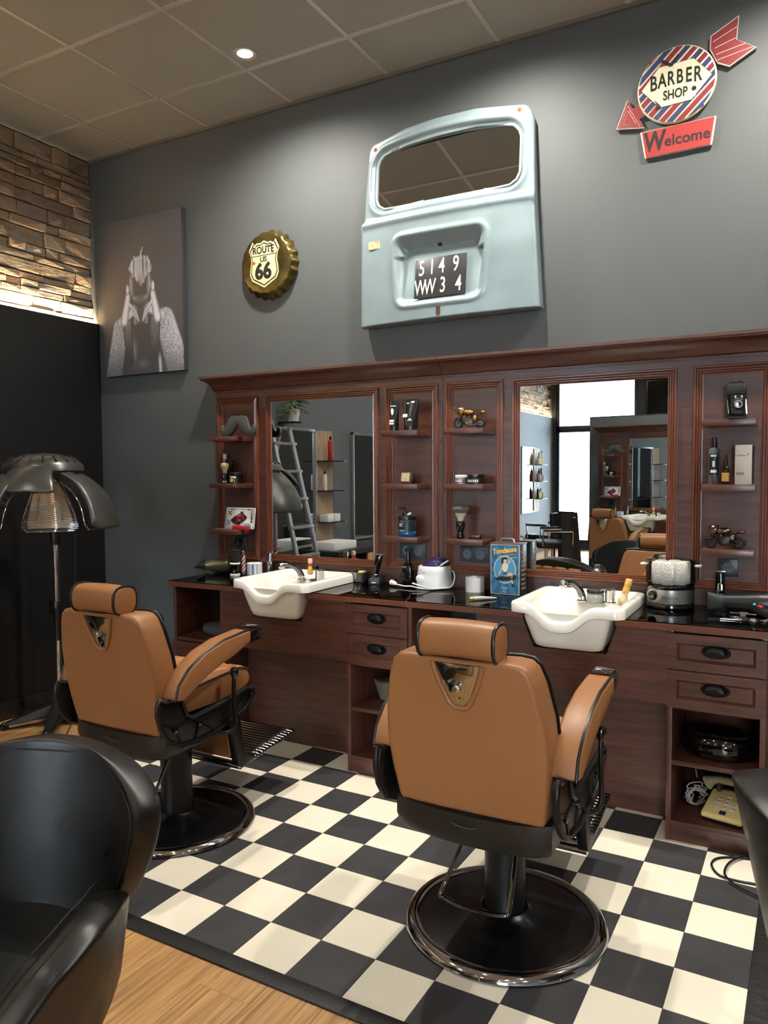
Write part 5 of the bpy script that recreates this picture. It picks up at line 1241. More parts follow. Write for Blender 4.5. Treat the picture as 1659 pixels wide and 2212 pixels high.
sr = mk('safety_razor', 1026, 1160, -0.145, Z3_, 'engraved metal safety razor lying on the low shelf', 'razor')
MB().lathe([(0.006, -0.032), (0.009, -0.028), (0.0085, 0.0), (0.009, 0.02), (0.006, 0.024)], c=(0, 0, 0.011), n=14, axis='x').build('handle', mat('engraved_metal', (90, 82, 62), 0.35, 1.0, bump=0.6, bscale=160), sr, smooth=40)
MB().bb(0.024, 0.030, -0.012, 0.012, 0.0, 0.024).build('head', GUN, sr, bevel=0.001)

# folding camera
fc = mk('folding_camera', 1590, 903, -0.12, Z1_, 'old black folding bellows camera on the top right shelf', 'camera', rz=math.radians(10))
LB = mat('camera_leather', (20, 20, 21), 0.45, bump=0.3, bscale=300)
MB().prism(rrect(-0.042, 0.042, 0.0, 0.150, 0.012), 0.01, 0.045).build('body', LB, fc, bevel=0.003)
MB().prism([(-0.075, 0.0), (0.01, 0.0), (0.01, 0.006), (-0.075, 0.006)], -0.036, 0.036, 'yz').build('drop_bed', LB, fc, bevel=0.001)
MB().loft([[(sx * 0.034 * q, y, 0.062 + sz * 0.042 * q) for sx, sz in ((-1, -1), (1, -1), (1, 1), (-1, 1))] for y, q in ((0.012, 1.0), (0.002, 0.86), (-0.006, 0.92), (-0.016, 0.74), (-0.024, 0.80), (-0.034, 0.62), (-0.042, 0.66), (-0.05, 0.5))]).build('bellows', BLACKPL, fc, smooth=0)
MB().bb(-0.026, 0.026, -0.056, -0.050, 0.018, 0.098).build('lens_board', BLACKMT, fc, bevel=0.002)
MB().lathe([(0.026, -0.056), (0.026, -0.066), (0.022, -0.068), (0.016, -0.078), (0.012, -0.078), (0.011, -0.070), (0.001, -0.069)], c=(0, 0, 0.058), n=28, axis='y').build('shutter', GUN, fc, smooth=30)
MB().lathe([(0.001, -0.0705), (0.010, -0.0702)], c=(0, 0, 0.058), n=20, axis='y').build('lens', BLACKGL, fc)
for x in (-0.01, 0.014): MB().lathe([(0.006, -0.056), (0.006, -0.061), (0.001, -0.062)], c=(x, 0, 0.09), n=14, axis='y').build('view_window', CHROME, fc)
MB().prism([(-0.038, 0.104), (0.038, 0.104), (0.038, 0.148), (-0.038, 0.148)], -0.012, 0.012).build('top_flap', LB, fc, bevel=0.003)
MB().tube([(-0.03, 0.028, 0.15), (-0.02, 0.026, 0.160), (0.0, 0.026, 0.157), (0.02, 0.026, 0.162), (0.03, 0.028, 0.15)], 0.003, 6).build('strap', BLACKPL, fc, smooth=60)
for s_ in (-1, 1): MB().tube([(s_ * 0.036, 0.01, 0.10), (s_ * 0.034, -0.05, 0.02)], 0.0016, 5).build('strut', CHROME, fc)
# bottles and box
sb = mk('spray_bottle', 1542, 1045, -0.125, Z2_, 'clear grey spray bottle with a skull label on the right shelf', 'bottle')
MB().lathe([(0.021, 0), (0.023, 0.003), (0.023, 0.148), (0.019, 0.154), (0.011, 0.158)], n=28).build('bottle', mat('smoke_bottle', (84, 96, 108), 0.08, coat=0.5), sb, smooth=40)
band(sb, 0.0236, 0.04, 0.13, 215, 320, mat('label_black', (22, 24, 26), 0.4)); band(sb, 0.0241, 0.118, 0.126, 240, 300, LW, n=8); band(sb, 0.0241, 0.075, 0.10, 258, 282, LW, n=6); band(sb, 0.0241, 0.05, 0.062, 240, 300, LW, n=8)
cyl(0.013, 0.156, 0.176).build('collar', BLACKPL, sb, smooth=40); cyl(0.009, 0.176, 0.20, b=0.002).build('spray_head', BLACKPL, sb, smooth=40); MB().bb(-0.012, 0.004, -0.004, 0.004, 0.188, 0.196).build('nozzle', BLACKPL, sb, bevel=0.001)
db = mk('dropper_bottle', 1567, 1046, -0.15, Z2_, 'small black dropper bottle with a gold label on the right shelf', 'bottle')
MB().lathe([(0.018, 0), (0.0195, 0.003), (0.0195, 0.058), (0.012, 0.072), (0.008, 0.078)], n=24).build('bottle', BLACKGL, db, smooth=40)
band(db, 0.0201, 0.014, 0.05, 225, 315, mat('label_gold', (176, 128, 62), 0.45)); cyl(0.0095, 0.078, 0.096).build('collar', BLACKPL, db, smooth=40)
MB().lathe([(0.0065, 0.096), (0.006, 0.118), (0.003, 0.126), (0.001, 0.127)], n=14).build('bulb', BLACKPL, db, smooth=60)
wb = mk('white_carton', 1607, 1047, -0.115, Z2_, 'tall white carton with a black side on the right shelf', 'box', rz=math.radians(-4))
MB().bb(-0.033, 0.033, -0.028, 0.028, 0.0, 0.166).build('carton', mat('carton_white', (226, 226, 216), 0.35), wb, bevel=0.002)
MB().bb(0.0332, 0.0345, -0.028, 0.028, 0.002, 0.164).build('black_side', BLKPR, wb)
MB().bb(-0.0345, -0.0332, -0.028, 0.028, 0.002, 0.14).build('black_side', BLKPR, wb)
text('lettering', 'the Barber', 0.0105, BLKPR, wb, wallM(-0.012, 0.122, -0.0286), ext=0.0002) ; text('lettering', 'Y', 0.014, BLKPR, wb, wallM(0.018, 0.125, -0.0286), ext=0.0002)
for z in (0.048, 0.042): MB().bb(-0.028, 0.004, -0.0288, -0.0281, z, z + 0.002).build('print_line', BLKPR, wb)

# ================================================================== THINGS ON THE COUNTER
def ck2(name, px, py, label, cat, rz=0, z=ZC, group=None, ymax=-0.085):
    p = onZ(px, py, z)
    if p.y > ymax: p = onY(px, py, ymax)          # keep clear of the wall panel
    return thing(name, (p.x, p.y, z), label, cat, rz=rz, group=group)
# left hair dryer, lying
h1 = ck2('hair_dryer', 470, 1237, 'olive and silver hair dryer lying at the left end of the counter', 'hair dryer', rz=math.radians(35))
OLV = mat('olive_metal', (96, 92, 70), 0.28, 0.7)
MB().lathe([(0.026, -0.075), (0.030, -0.06), (0.040, -0.02), (0.046, 0.03), (0.044, 0.06), (0.030, 0.075), (0.001, 0.078)], c=(0, 0, 0.047), n=28, axis='x').build('body', OLV, h1, smooth=60)
MB().loft([[(x, math.cos(2 * PI * k / 20) * a, 0.047 + math.sin(2 * PI * k / 20) * b) for k in range(20)] for x, a, b in ((-0.07, 0.031, 0.031), (-0.09, 0.032, 0.026), (-0.118, 0.036, 0.010))]).build('nozzle', BLACKPL, h1, smooth=50)
MB().tube([(0.02, 0.03, 0.040), (-0.03, 0.075, 0.030), (-0.10, 0.135, 0.022), (-0.135, 0.165, 0.018)], [0.022, 0.020, 0.018, 0.014], 14).build('handle', CHROME, h1, smooth=60)
MB().tube([(-0.135, 0.165, 0.018), (-0.16, 0.188, 0.010)], [0.012, 0.006], 10).build('cord_guard', BLACKPL, h1)
# neck duster
nd = ck2('neck_brush', 508, 1244, 'black and white neck duster brush standing on its handle', 'brush')
MB().lathe([(0.028, 0), (0.029, 0.004), (0.029, 0.012), (0.024, 0.014)], n=24).build('base_ring', WHITEPL, nd, smooth=30); MB().lathe([(0.023, 0.013), (0.018, 0.03), (0.020, 0.055), (0.025, 0.068)], n=24).build('handle', BLACKGL, nd, smooth=60)
MB().lathe([(0.026, 0.067), (0.031, 0.070), (0.031, 0.076), (0.027, 0.079)], n=24).build('collar', WHITEPL, nd, smooth=40)
MB().loft([[(math.copysign(abs(math.cos(a)) ** 0.6, math.cos(a)) * w, math.sin(a) * d, z) for a in [2 * PI * k / 36 for k in range(36)]] for z, w, d in ((0.078, 0.027, 0.022), (0.11, 0.029, 0.024), (0.152, 0.031, 0.025))]).build('bristles', mat('black_bristle', (26, 26, 27), 0.7, bump=0.8, bscale=20, stretch=(60, 60, 1)), nd, smooth=40)
# little barber pole
bp = ck2('barber_pole', 526, 1241, 'miniature red white and blue barber pole with chrome ends', 'ornament')
for z0, z1, r in ((0, 0.006, 0.016), (0.006, 0.018, 0.013), (0.112, 0.120, 0.014), (0.120, 0.128, 0.012)): MB().lathe([(r * 0.9, z0), (r, (z0 + z1) / 2), (r * 0.85, z1)], n=20).build('chrome_end', CHROME, bp, smooth=60)
MB().ball((0, 0, 0.134), 0.010).build('finial', CHROME, bp, smooth=60)
cyl(0.0125, 0.018, 0.112).build('pole', LW, bp, smooth=40)
for k, m in ((0, RED), (1, SBLU)):
    for off in (0, PI):
        def rib(u, v, k=k, off=off):
            z = 0.018 + 0.094 * v; a = off + k * PI / 2 + (z / 0.05) * PI + (u - 0.5) * 0.75
            return (0.0131 * math.cos(a), 0.0131 * math.sin(a), z)
        MB().grid(rib, 3, 28).build('spiral_stripe', m, bp, smooth=60)
# paper rolls
def roll(px, py, r, h, label, stripes=False):
    t = ck2('neck_paper_roll', px, py, label, 'paper roll', group='rolls of neck paper')
    MB().lathe([(0.018, 0.0), (r, 0.0), (r, h), (0.018, h), (0.018, 0.0)], n=40, cap0=False, cap1=False).build('paper', PAPER, t, smooth=40)
    MB().lathe([(0.017, 0.001), (0.0179, 0.001), (0.0179, h - 0.001), (0.017, h - 0.001), (0.017, 0.001)], n=24, cap0=False, cap1=False).build('core', mat('cardboard', (196, 184, 160), 0.9), t, smooth=40)
    if stripes:
        for a, w, m in ((228, 10, CYAN), (262, 7, mat('stripe_pale', (190, 200, 222), 0.8)), (288, 16, mat('stripe_blue', (96, 128, 200), 0.8)), (240, 5, MATS['stripe_pale'] if 'stripe_pale' in MATS else CYAN), (320, 14, mat('stripe_grey', (186, 188, 196), 0.8))):
            band(t, r + 0.0006, 0.002, h - 0.004, a, a + w, m, nm='printed_stripe', n=5)
    return t
roll(550, 1236, 0.046, 0.066, 'roll of neck paper with blue printed stripes on the left', True)
roll(1026, 1277, 0.0475, 0.072, 'plain white roll of neck paper in the middle of the counter')
# chrome trimmer standing behind the left basin
def trimmer(t, body, w=0.018, h=0.14, head=CHROME, lean=0.0):
    rings = []
    for z, a, b in ((0.0, 0.7, 0.7), (0.02, 0.85, 0.85), (0.06, 1.0, 1.0), (0.085, 0.95, 0.9), (0.105, 0.78, 0.75), (0.122, 0.85, 0.6)):
        rings.append([(math.cos(2 * PI * k / 20) * w * a + lean * z, math.sin(2 * PI * k / 20) * w * 0.85 * b, z * h / 0.14) for k in range(20)])
    MB().loft(rings).build('body', body, t, smooth=60)
    MB().bb(-w * 1.05, w * 1.05, -0.004, 0.004, 0.122 * h / 0.14, 0.132 * h / 0.14).xf(lambda v: (v.x + lean * v.z, v.y, v.z)).build('blade', head, t, bevel=0.0008)
tr1 = thing('hair_trimmer', (onY(584, 1222, -0.055).x, -0.055, ZC), 'chrome hair trimmer standing upright behind the left basin', 'trimmer'); trimmer(tr1, CHROME, 0.018, 0.145)
# red shaving brush on a small black stand (left basin)
DK = 0.906
bst = thing('brush_stand', (B1 + 0.065, -0.245, DK), 'black folded metal brush stand on the left basin', 'stand')
MB().bb(-0.022, 0.022, -0.022, 0.022, 0, 0.003).build('foot', BLACKPL, bst); MB().bb(0.0, 0.022, 0.014, 0.018, 0.003, 0.075).build('upright', BLACKPL, bst); MB().bb(-0.012, 0.022, -0.016, 0.018, 0.072, 0.075).build('fork', BLACKPL, bst)
rbs = thing('hanging_shaving_brush', (B1 + 0.052, -0.262, DK + 0.03), 'shaving brush with red band and yellow bristles hanging in its stand', 'shaving brush')
MB().lathe([(0.010, 0.046), (0.013, 0.056), (0.011, 0.062)], n=20).build('red_band', mat('brush_red', (206, 48, 44), 0.3), rbs, smooth=60); MB().lathe([(0.011, 0.062), (0.0135, 0.074), (0.011, 0.086), (0.001, 0.088)], n=20).build('knob', mat('ivory', (236, 226, 200), 0.3), rbs, smooth=60)
MB().lathe([(0.010, 0.046), (0.015, 0.025), (0.017, 0.010), (0.012, 0.001), (0.001, 0.0)], n=20).build('bristles', mat('yellow_bristle', (226, 182, 74), 0.8, bump=0.5, bscale=30, stretch=(40, 40, 3)), rbs, smooth=60)
# steel bowl with sponge and clipper guard
sbw = ck2('steel_bowl', 777, 1254, 'small brushed steel bowl right of the left basin', 'bowl')
MB().lathe([(0.030, 0.0), (0.036, 0.004), (0.041, 0.03), (0.043, 0.052), (0.047, 0.055), (0.0455, 0.056), (0.041, 0.053), (0.038, 0.03), (0.033, 0.007), (0.001, 0.006)], n=36).build('bowl', STEEL, sbw, smooth=60)
spg = thing('sponge', (sbw.location.x + 0.012, sbw.location.y, ZC + 0.0075), 'yellow sponge in the steel bowl', 'sponge'); MB().bb(-0.018, 0.02, -0.014, 0.014, 0, 0.054).xf(lambda v: (v.x, v.y, v.z + 0.25 * v.x * (v.z > .02))).build('foam', mat('sponge_yellow', (226, 200, 84), 0.9, bump=0.4, bscale=120), spg, bevel=0.006)
gd = thing('clipper_guard', (sbw.location.x - 0.02, sbw.location.y, ZC + 0.0075), 'black clipper guard comb sticking out of the steel bowl', 'comb'); MB().box((-0.008, 0, 0.04), (0.036, 0.026, 0.026), Euler((0, -0.55, 0))).build('comb', BLACKPL, gd, bevel=0.003); MB().tube([(0.002, 0, 0.0), (-0.004, 0, 0.03)], 0.005, 8).build('clip', BLACKPL, gd)
# clipper on its charging stand
cst = ck2('charging_stand', 812, 1261, 'charcoal wedge shaped charging stand right of the steel bowl', 'charger', rz=math.radians(10))
MB().prism([(-0.035, 0), (0.055, 0), (0.055, 0.045), (0.035, 0.048), (-0.035, 0.022)], -0.03, 0.03, 'yz').build('base', DGREY, cst, bevel=0.003)
MB().bb(-0.012, 0.012, -0.0358, -0.0349, 0.008, 0.014).build('logo', LW, cst)
clp = thing('hair_clipper', tuple(cst.location + Vector((-0.002, 0.010, 0.040))), 'glossy black hair clipper leaning in the charging stand', 'clipper')
rings = []
for z, a, b, dx in ((0, 0.010, 0.010, 0), (0.012, 0.012, 0.011, 0.001), (0.05, 0.019, 0.014, 0.006), (0.085, 0.021, 0.015, 0.012), (0.11, 0.018, 0.012, 0.018), (0.118, 0.020, 0.008, 0.020)):
    rings.append([(dx + math.cos(2 * PI * k / 18) * a, math.sin(2 * PI * k / 18) * b, z) for k in range(18)])
MB().loft(rings).build('body', BLACKGL, clp, smooth=50); MB().bb(0.000, 0.042, -0.006, 0.0, 0.116, 0.122).build('blade', STEEL, clp); MB().lathe([(0.0125, 0.004), (0.0128, 0.008), (0.0125, 0.012)], n=18, cap0=False, cap1=False).build('chrome_band', CHROME, clp)
# black spray bottle with cable behind
bsp = ck2('black_bottle', 882, 1261, 'tall black square shouldered spray bottle under the double socket', 'bottle')
MB().prism(rrect(-0.027, 0.027, -0.022, 0.022, 0.008), 0.0, 0.108, 'xy').build('bottle', BLACKGL, bsp, bevel=0.003)
MB().loft([rr_ for rr_ in [[(x * s_, y * s_, z) for x, y in rrect(-0.027, 0.027, -0.022, 0.022, 0.008)] for z, s_ in ((0.106, 0.96), (0.120, 0.55), (0.126, 0.46))]]).build('shoulder', BLACKGL, bsp, smooth=50)
MB().lathe([(0.013, 0.124), (0.014, 0.14), (0.011, 0.168), (0.010, 0.182)], n=18).build('collar', BLACKPL, bsp, smooth=50); MB().prism([(-0.014, 0.180), (0.012, 0.180), (0.010, 0.196), (-0.006, 0.200), (-0.016, 0.196)], -0.007, 0.007).build('trigger_head', BLACKPL, bsp, bevel=0.002)
MB().bb(-0.024, 0.0, -0.0226, -0.0221, 0.094, 0.104).build('label_print', mat('label_taupe', (120, 112, 98), 0.5), bsp)
for z in (0.08, 0.066, 0.05, 0.044, 0.038, 0.03, 0.022): MB().bb(-0.022, -0.022 + 0.014, -0.0226, -0.0221, z, z + 0.0025).build('label_print', DGREY, bsp)
cbl = ck2('black_power_lead', 852, 1263, 'black power lead with plug curling left of the black bottle', 'cable')
MB().tube(catmull([(0.052, 0.045, 0.10), (0.03, 0.045, 0.09), (0.015, 0.035, 0.05), (0.0, 0.02, 0.02)], 6), 0.003, 6).build('cord', BLACKPL, cbl, smooth=60); MB().tube([(0.0, 0.02, 0.026), (-0.014, 0.0, 0.014), (-0.022, -0.008, 0.010)], [0.008, 0.012, 0.010], 10).build('plug', BLACKPL, cbl, smooth=50)
MB().tube(catmull([(-0.03, 0.0, 0.004), (-0.05, 0.01, 0.006), (-0.055, 0.03, 0.008), (-0.03, 0.03, 0.005), (-0.02, 0.01, 0.004)], 5), 0.0025, 6).build('cord', BLACKPL, cbl, smooth=60)
# wax heater
wx = ck2('wax_heater', 939, 1268, 'white wax heater with a tilted purple lid in the middle of the counter', 'wax heater')
def sq(w, d, z, e=0.65, n=40): return [(math.copysign(abs(math.cos(2 * PI * k / n)) ** e, math.cos(2 * PI * k / n)) * w, math.copysign(abs(math.sin(2 * PI * k / n)) ** e, math.sin(2 * PI * k / n)) * d, z) for k in range(n)]
MB().loft([sq(0.070, 0.066, 0.0), sq(0.086, 0.080, 0.006), sq(0.087, 0.081, 0.02), sq(0.082, 0.076, 0.085), sq(0.078, 0.072, 0.112), sq(0.073, 0.067, 0.116), sq(0.066, 0.06, 0.110)]).build('housing', WHITEPL, wx, smooth=50)
MB().lathe([(0.022, 0.0), (0.021, -0.012), (0.017, -0.014), (0.001, -0.014)], c=(-0.045, -0.073, 0.052), n=24, axis='y').build('dial', WHITEPL, wx, smooth=40); MB().lathe([(0.026, 0.002), (0.0255, -0.003), (0.023, -0.003)], c=(-0.045, -0.073, 0.052), n=24, axis='y').build('dial_ring', mat('ring_grey', (176, 174, 182), 0.4), wx)
text('lettering', 'Y', 0.016, DGREY, wx, wallM(-0.042, 0.094, -0.078), ext=0.0004) ; text('lettering', 'wax', 0.010, DGREY, wx, wallM(-0.026, 0.085, -0.0785), ext=0.0004)
MB().ball((0, 0, 0.112), 0.072, 28, 12, sx=1.0, sy=0.92, sz=0.62).xf(lambda v: (v.x + 0.004, v.y, max(v.z, 0.110) + 0.16 * (v.x + 0.02) * (v.z > 0.0))).build('lid', mat('purple_lid', (66, 52, 104), 0.08, trans=0.35, coat=0.5), wx, smooth=60)
MB().tube([(0.03, -0.04, 0.108), (0.10, -0.05, 0.150)], 0.004, 6).build('spatula', WHITEPL, wx)
cdm = WHITEPL
MB().tube(catmull([(-0.185, -0.075, 0.014), (-0.13, -0.090, 0.010), (-0.09, -0.092, 0.012), (-0.04, -0.100, 0.006), (0.03, -0.098, 0.006), (0.08, -0.075, 0.010), (0.105, -0.03, 0.012), (0.112, 0.0, 0.05), (0.10, 0.02, 0.08), (0.088, 0.02, 0.09)], 6), 0.0034, 8).build('cord', cdm, wx, smooth=60)
MB().tube(catmull([(-0.092, -0.05, 0.022), (-0.085, -0.085, 0.026), (-0.03, -0.095, 0.018), (0.03, -0.103, 0.010), (0.09, -0.085, 0.014), (0.108, -0.04, 0.018)], 6), 0.0034, 8).build('cord', cdm, wx, smooth=60)
MB().tube([(-0.185, -0.075, 0.014), (-0.20, -0.068, 0.017), (-0.225, -0.055, 0.019)], [0.006, 0.012, 0.015], 12).build('plug', cdm, wx, smooth=60)
for dz in (-0.006, 0.007): MB().tube([(-0.225, -0.055 + dz * 0.6, 0.019 + dz), (-0.243, -0.046 + dz * 0.6, 0.020 + dz)], 0.002, 6).build('plug_pin', CHROME, wx)
# pen-like razor
pr = ck2('disposable_razor', 1042, 1296, 'grey handled disposable razor with a yellow head lying at the counter front', 'razor', rz=math.radians(42))
MB().tube([(-0.045, 0, 0.008), (0.0, 0, 0.009), (0.07, 0, 0.006)], [0.010, 0.0095, 0.004], 12).build('handle', mat('razor_grey', (168, 168, 162), 0.35), pr, smooth=60); MB().ball((-0.05, 0.004, 0.010), 0.010, sx=1.2, sy=1.0, sz=0.7).build('yellow_head', YEL, pr, smooth=60)
# tin can TONDEUSE
cn = thing('clipper_tin', (0.4535, -0.112, ZC), 'tall blue tin box reading Tondeuse with a seated woman, grey sides', 'tin', rz=math.radians(-2))
TGRY = mat('tin_grey', (70, 70, 72), 0.3, 0.5)
MB().bb(-0.078, 0.078, -0.046, 0.046, 0.0, 0.250).build('body', TGRY, cn, bevel=0.004, seg=2)
MB().bb(-0.08, 0.08, -0.048, 0.048, 0.247, 0.253).build('top_rim', mat('tin_rim', (120, 112, 104), 0.3, 0.7), cn, bevel=0.002)
MB().tube([(-0.045, 0, 0.252), (-0.042, 0, 0.268), (-0.03, 0, 0.272), (0.015, 0, 0.272), (0.027, 0, 0.268), (0.03, 0, 0.252)], 0.0045, 8).build('handle', STEEL, cn, smooth=60)
TY = -0.0466; TBL = mat('tin_blue', (50, 116, 158), 0.4); TBD = mat('tin_blue_dark', (40, 94, 134), 0.4); TCR = mat('tin_cream', (224, 218, 190), 0.45); SKIN = mat('print_skin', (236, 192, 150), 0.5); ORG = mat('print_orange', (246, 184, 60), 0.45)
def tp(nm, pts, m, lay): return MB().prism(pts, TY - 0.0004 * lay, TY - 0.0004 * (lay - 1)).build(nm, m, cn, smooth=0)
tp('cream_border', [(-0.074, 0.003), (0.074, 0.003), (0.074, 0.246), (-0.074, 0.246)], TCR, 0); tp('blue_field', [(-0.071, 0.006), (0.071, 0.006), (0.071, 0.243), (-0.071, 0.243)], TBL, 1)
cxr, czr = 0.0, 0.115
for k in range(0, 24, 2):
    a0, a1 = 2 * PI * k / 24, 2 * PI * (k + 1) / 24
    def hitb(a):
        dx, dz = math.cos(a), math.sin(a); tt = min((0.071 / abs(dx)) if abs(dx) > 1e-6 else 9, ((0.243 - czr) / dz) if dz > 1e-6 else 9, ((czr - 0.006) / -dz) if dz < -1e-6 else 9); return (cxr + dx * tt, czr + dz * tt)
    tp('sun_ray', [(cxr, czr), hitb(a0), hitb((a0 + a1) / 2), hitb(a1)], TBD, 2)
circ = lambda r, n=40: [(r * math.cos(2 * PI * k / n), 0.125 + r * 1.2 * math.sin(2 * PI * k / n)) for k in range(n)]
tp('ring', circ(0.057), TCR, 3); tp('disc', circ(0.053), mat('tin_sky', (78, 148, 190), 0.4), 4)
FIG = [(BLKPR, [(-0.052, 0.080), (-0.02, 0.092), (0.02, 0.090), (0.05, 0.104), (0.058, 0.092), (0.05, 0.076), (0.0, 0.070), (-0.035, 0.068)]), (TCR, [(-0.012, 0.150), (-0.006, 0.154), (0.012, 0.154), (0.020, 0.148), (0.014, 0.128), (0.010, 0.114), (-0.006, 0.114), (-0.014, 0.130)]),
       (SKIN, [(-0.004, 0.154), (0.006, 0.154), (0.009, 0.170), (0.003, 0.176), (-0.006, 0.170)]), (BLKPR, [(-0.016, 0.150), (-0.008, 0.156), (-0.006, 0.172), (0.004, 0.178), (0.010, 0.170), (0.014, 0.176), (0.006, 0.186), (-0.010, 0.184), (-0.018, 0.170)]), (TCR, [(-0.012, 0.182), (0.006, 0.186), (0.010, 0.192), (-0.006, 0.192)]),
       (SKIN, [(0.012, 0.152), (0.034, 0.166), (0.012, 0.178), (0.010, 0.174), (0.026, 0.166), (0.012, 0.158)]), (SKIN, [(-0.014, 0.140), (-0.010, 0.136), (-0.020, 0.112), (-0.030, 0.096), (-0.034, 0.098), (-0.024, 0.116)]),
       (TBD, [(-0.010, 0.114), (0.012, 0.114), (0.014, 0.100), (-0.010, 0.098)]), (SKIN, [(-0.006, 0.104), (0.036, 0.112), (0.042, 0.104), (0.040, 0.080), (0.044, 0.056), (0.036, 0.056), (0.032, 0.080), (0.028, 0.096), (-0.004, 0.092)]), (BLKPR, [(0.034, 0.058), (0.046, 0.058), (0.054, 0.040), (0.044, 0.044), (0.038, 0.040)])]
for k, (m, pts) in enumerate(FIG): tp('figure_print', pts, m, 5 + (k % 4))
o = text('lettering', 'Tondeuse', 0.037, ORG, cn, wallM(-0.002, 0.217, TY - 0.0032, 0.16), ext=0.0003, shear=0.22, bold=0.0011, sx=0.84)
MB().tube([(-0.032, TY - 0.003, 0.190), (0.01, TY - 0.003, 0.194), (0.05, TY - 0.003, 0.203)], 0.0011, 5).build('underline', ORG, cn)
text('lettering', 'Pin up', 0.010, TCR, cn, wallM(0.045, 0.186, TY - 0.0032, 0.1), ext=0.0002, shear=0.2); text('lettering', 'Clipper', 0.011, TCR, cn, wallM(0.0, 0.036, TY - 0.0032), ext=0.0002, shear=0.2)
MB().tube([(0.006 * math.cos(2 * PI * k / 16), TY - 0.002, 0.020 + 0.006 * math.sin(2 * PI * k / 16)) for k in range(16)], 0.0009, 4, closed=True).build('badge_ring', TCR, cn)
for k in range(9): MB().bb(0.0782, 0.0786, -0.03, 0.03 - 0.006 * (k % 3), 0.03 + 0.022 * k, 0.038 + 0.022 * k).build('side_print', mat('side_print_grey', (128, 126, 122), 0.5), cn)
# on the right basin: jar, brush
gj = thing('clear_jar', (B2 + 0.055, -0.265, DK), 'clear jar with white granules and black lid on the right basin', 'jar')
cyl(0.037, 0.0, 0.040, b=0.004).build('glass', mat('frosted_jar', (206, 212, 206), 0.15, trans=0.4), gj, smooth=50); cyl(0.031, 0.002, 0.024, b=0.003).build('granules', mat('granules', (226, 222, 210), 0.9, bump=0.8, bscale=120), gj, smooth=50); cyl(0.0385, 0.041, 0.056, b=0.002).build('lid', BLACKPL, gj, smooth=40)
ws = thing('wooden_shaving_brush', (B2 + 0.172, -0.285, DK), 'pale wooden shaving brush leaning behind the right mixer', 'shaving brush', rot=(0.0, math.radians(16), 0.0))
WDP = mat('beech', (222, 172, 94), 0.4, var=0.08)
MB().lathe([(0.013, 0.0), (0.020, 0.008), (0.0215, 0.022), (0.015, 0.04), (0.012, 0.052)], n=24).build('bristles', mat('cream_bristle', (226, 210, 172), 0.9, bump=0.5, bscale=30, stretch=(40, 40, 3)), ws, smooth=60)
MB().lathe([(0.012, 0.050), (0.015, 0.058), (0.0145, 0.078), (0.012, 0.084), (0.015, 0.090), (0.0145, 0.112), (0.012, 0.117), (0.001, 0.118)], n=24).build('handle', WDP, ws, smooth=50)
# towel steamer
sm_ = ck2('towel_steamer', 1448, 1310, 'round towel steamer full of rolled white towels, steel base', 'steamer')
MB().lathe([(0.088, 0.0), (0.10, 0.004), (0.101, 0.022), (0.098, 0.026)], n=48).build('foot', BLACKGL, sm_, smooth=40); MB().lathe([(0.098, 0.025), (0.099, 0.028), (0.099, 0.084), (0.097, 0.086)], n=56).build('steel_band', STEEL, sm_, smooth=40)
MB().lathe([(0.099, 0.085), (0.1005, 0.09), (0.1005, 0.098), (0.095, 0.102)], n=48).build('rim', BLACKGL, sm_, smooth=40)
ba = math.radians(232)
k_ = MB().lathe([(0.021, 0.0), (0.021, 0.010), (0.018, 0.014), (0.001, 0.014)], n=24, axis='x').build('dial', BLACKGL, sm_, smooth=40); k_.location = (0.098 * math.cos(ba), 0.098 * math.sin(ba), 0.056); k_.rotation_euler = (0, 0, ba)
lr = MB().lathe([(0.004, 0.0), (0.004, 0.002)], n=10, axis='x').build('indicator_light', RED, sm_); a2 = math.radians(214); lr.location = (0.098 * math.cos(a2), 0.098 * math.sin(a2), 0.042); lr.rotation_euler = (0, 0, a2)
o = text('lettering', 'beauty pro', 0.015, DGREY, sm_, wallM(0.0, 0.052, -0.0), ext=0.0003)
for vtx in o.data.vertices:
    th = math.radians(-82) + vtx.co.x / 0.0995; vtx.co = Vector((0.0997 * math.cos(th), 0.0997 * math.sin(th), vtx.co.z))
MB().lathe([(0.094, 0.102), (0.103, 0.108), (0.106, 0.19), (0.101, 0.206), (0.07, 0.213), (0.001, 0.215)], n=48).build('clear_dome', pane_glass('clear_plastic', (246, 246, 242), 1.3, 0.05), sm_, smooth=50)
for s_ in (-1, 1): MB().box((s_ * 0.112, 0, 0.186), (0.03, 0.05, 0.008)).build('dome_handle', mat('clear_handle', (222, 220, 210), 0.2), sm_, bevel=0.003)
TOW = mat('towel', (232, 232, 230), 0.95, bump=0.8, bscale=160)
tc0 = sm_.location
for k, (a, r) in enumerate(((-150, 0.055), (-95, 0.056), (-40, 0.055), (20, 0.055), (80, 0.055), (145, 0.055), (0, 0.0))):
    x, y = tc0.x + r * math.cos(math.radians(a)), tc0.y + r * math.sin(math.radians(a))
    tw = thing('rolled_towel', (x, y, ZC + 0.1035), 'white towel rolled up inside the steamer', 'towel', group='rolled towels inside the steamer')
    MB().lathe([(0.026, 0.0), (0.029, 0.006), (0.029, 0.088), (0.024, 0.097), (0.014, 0.094), (0.006, 0.098), (0.001, 0.098)], n=20).build('roll', TOW, tw, smooth=60)
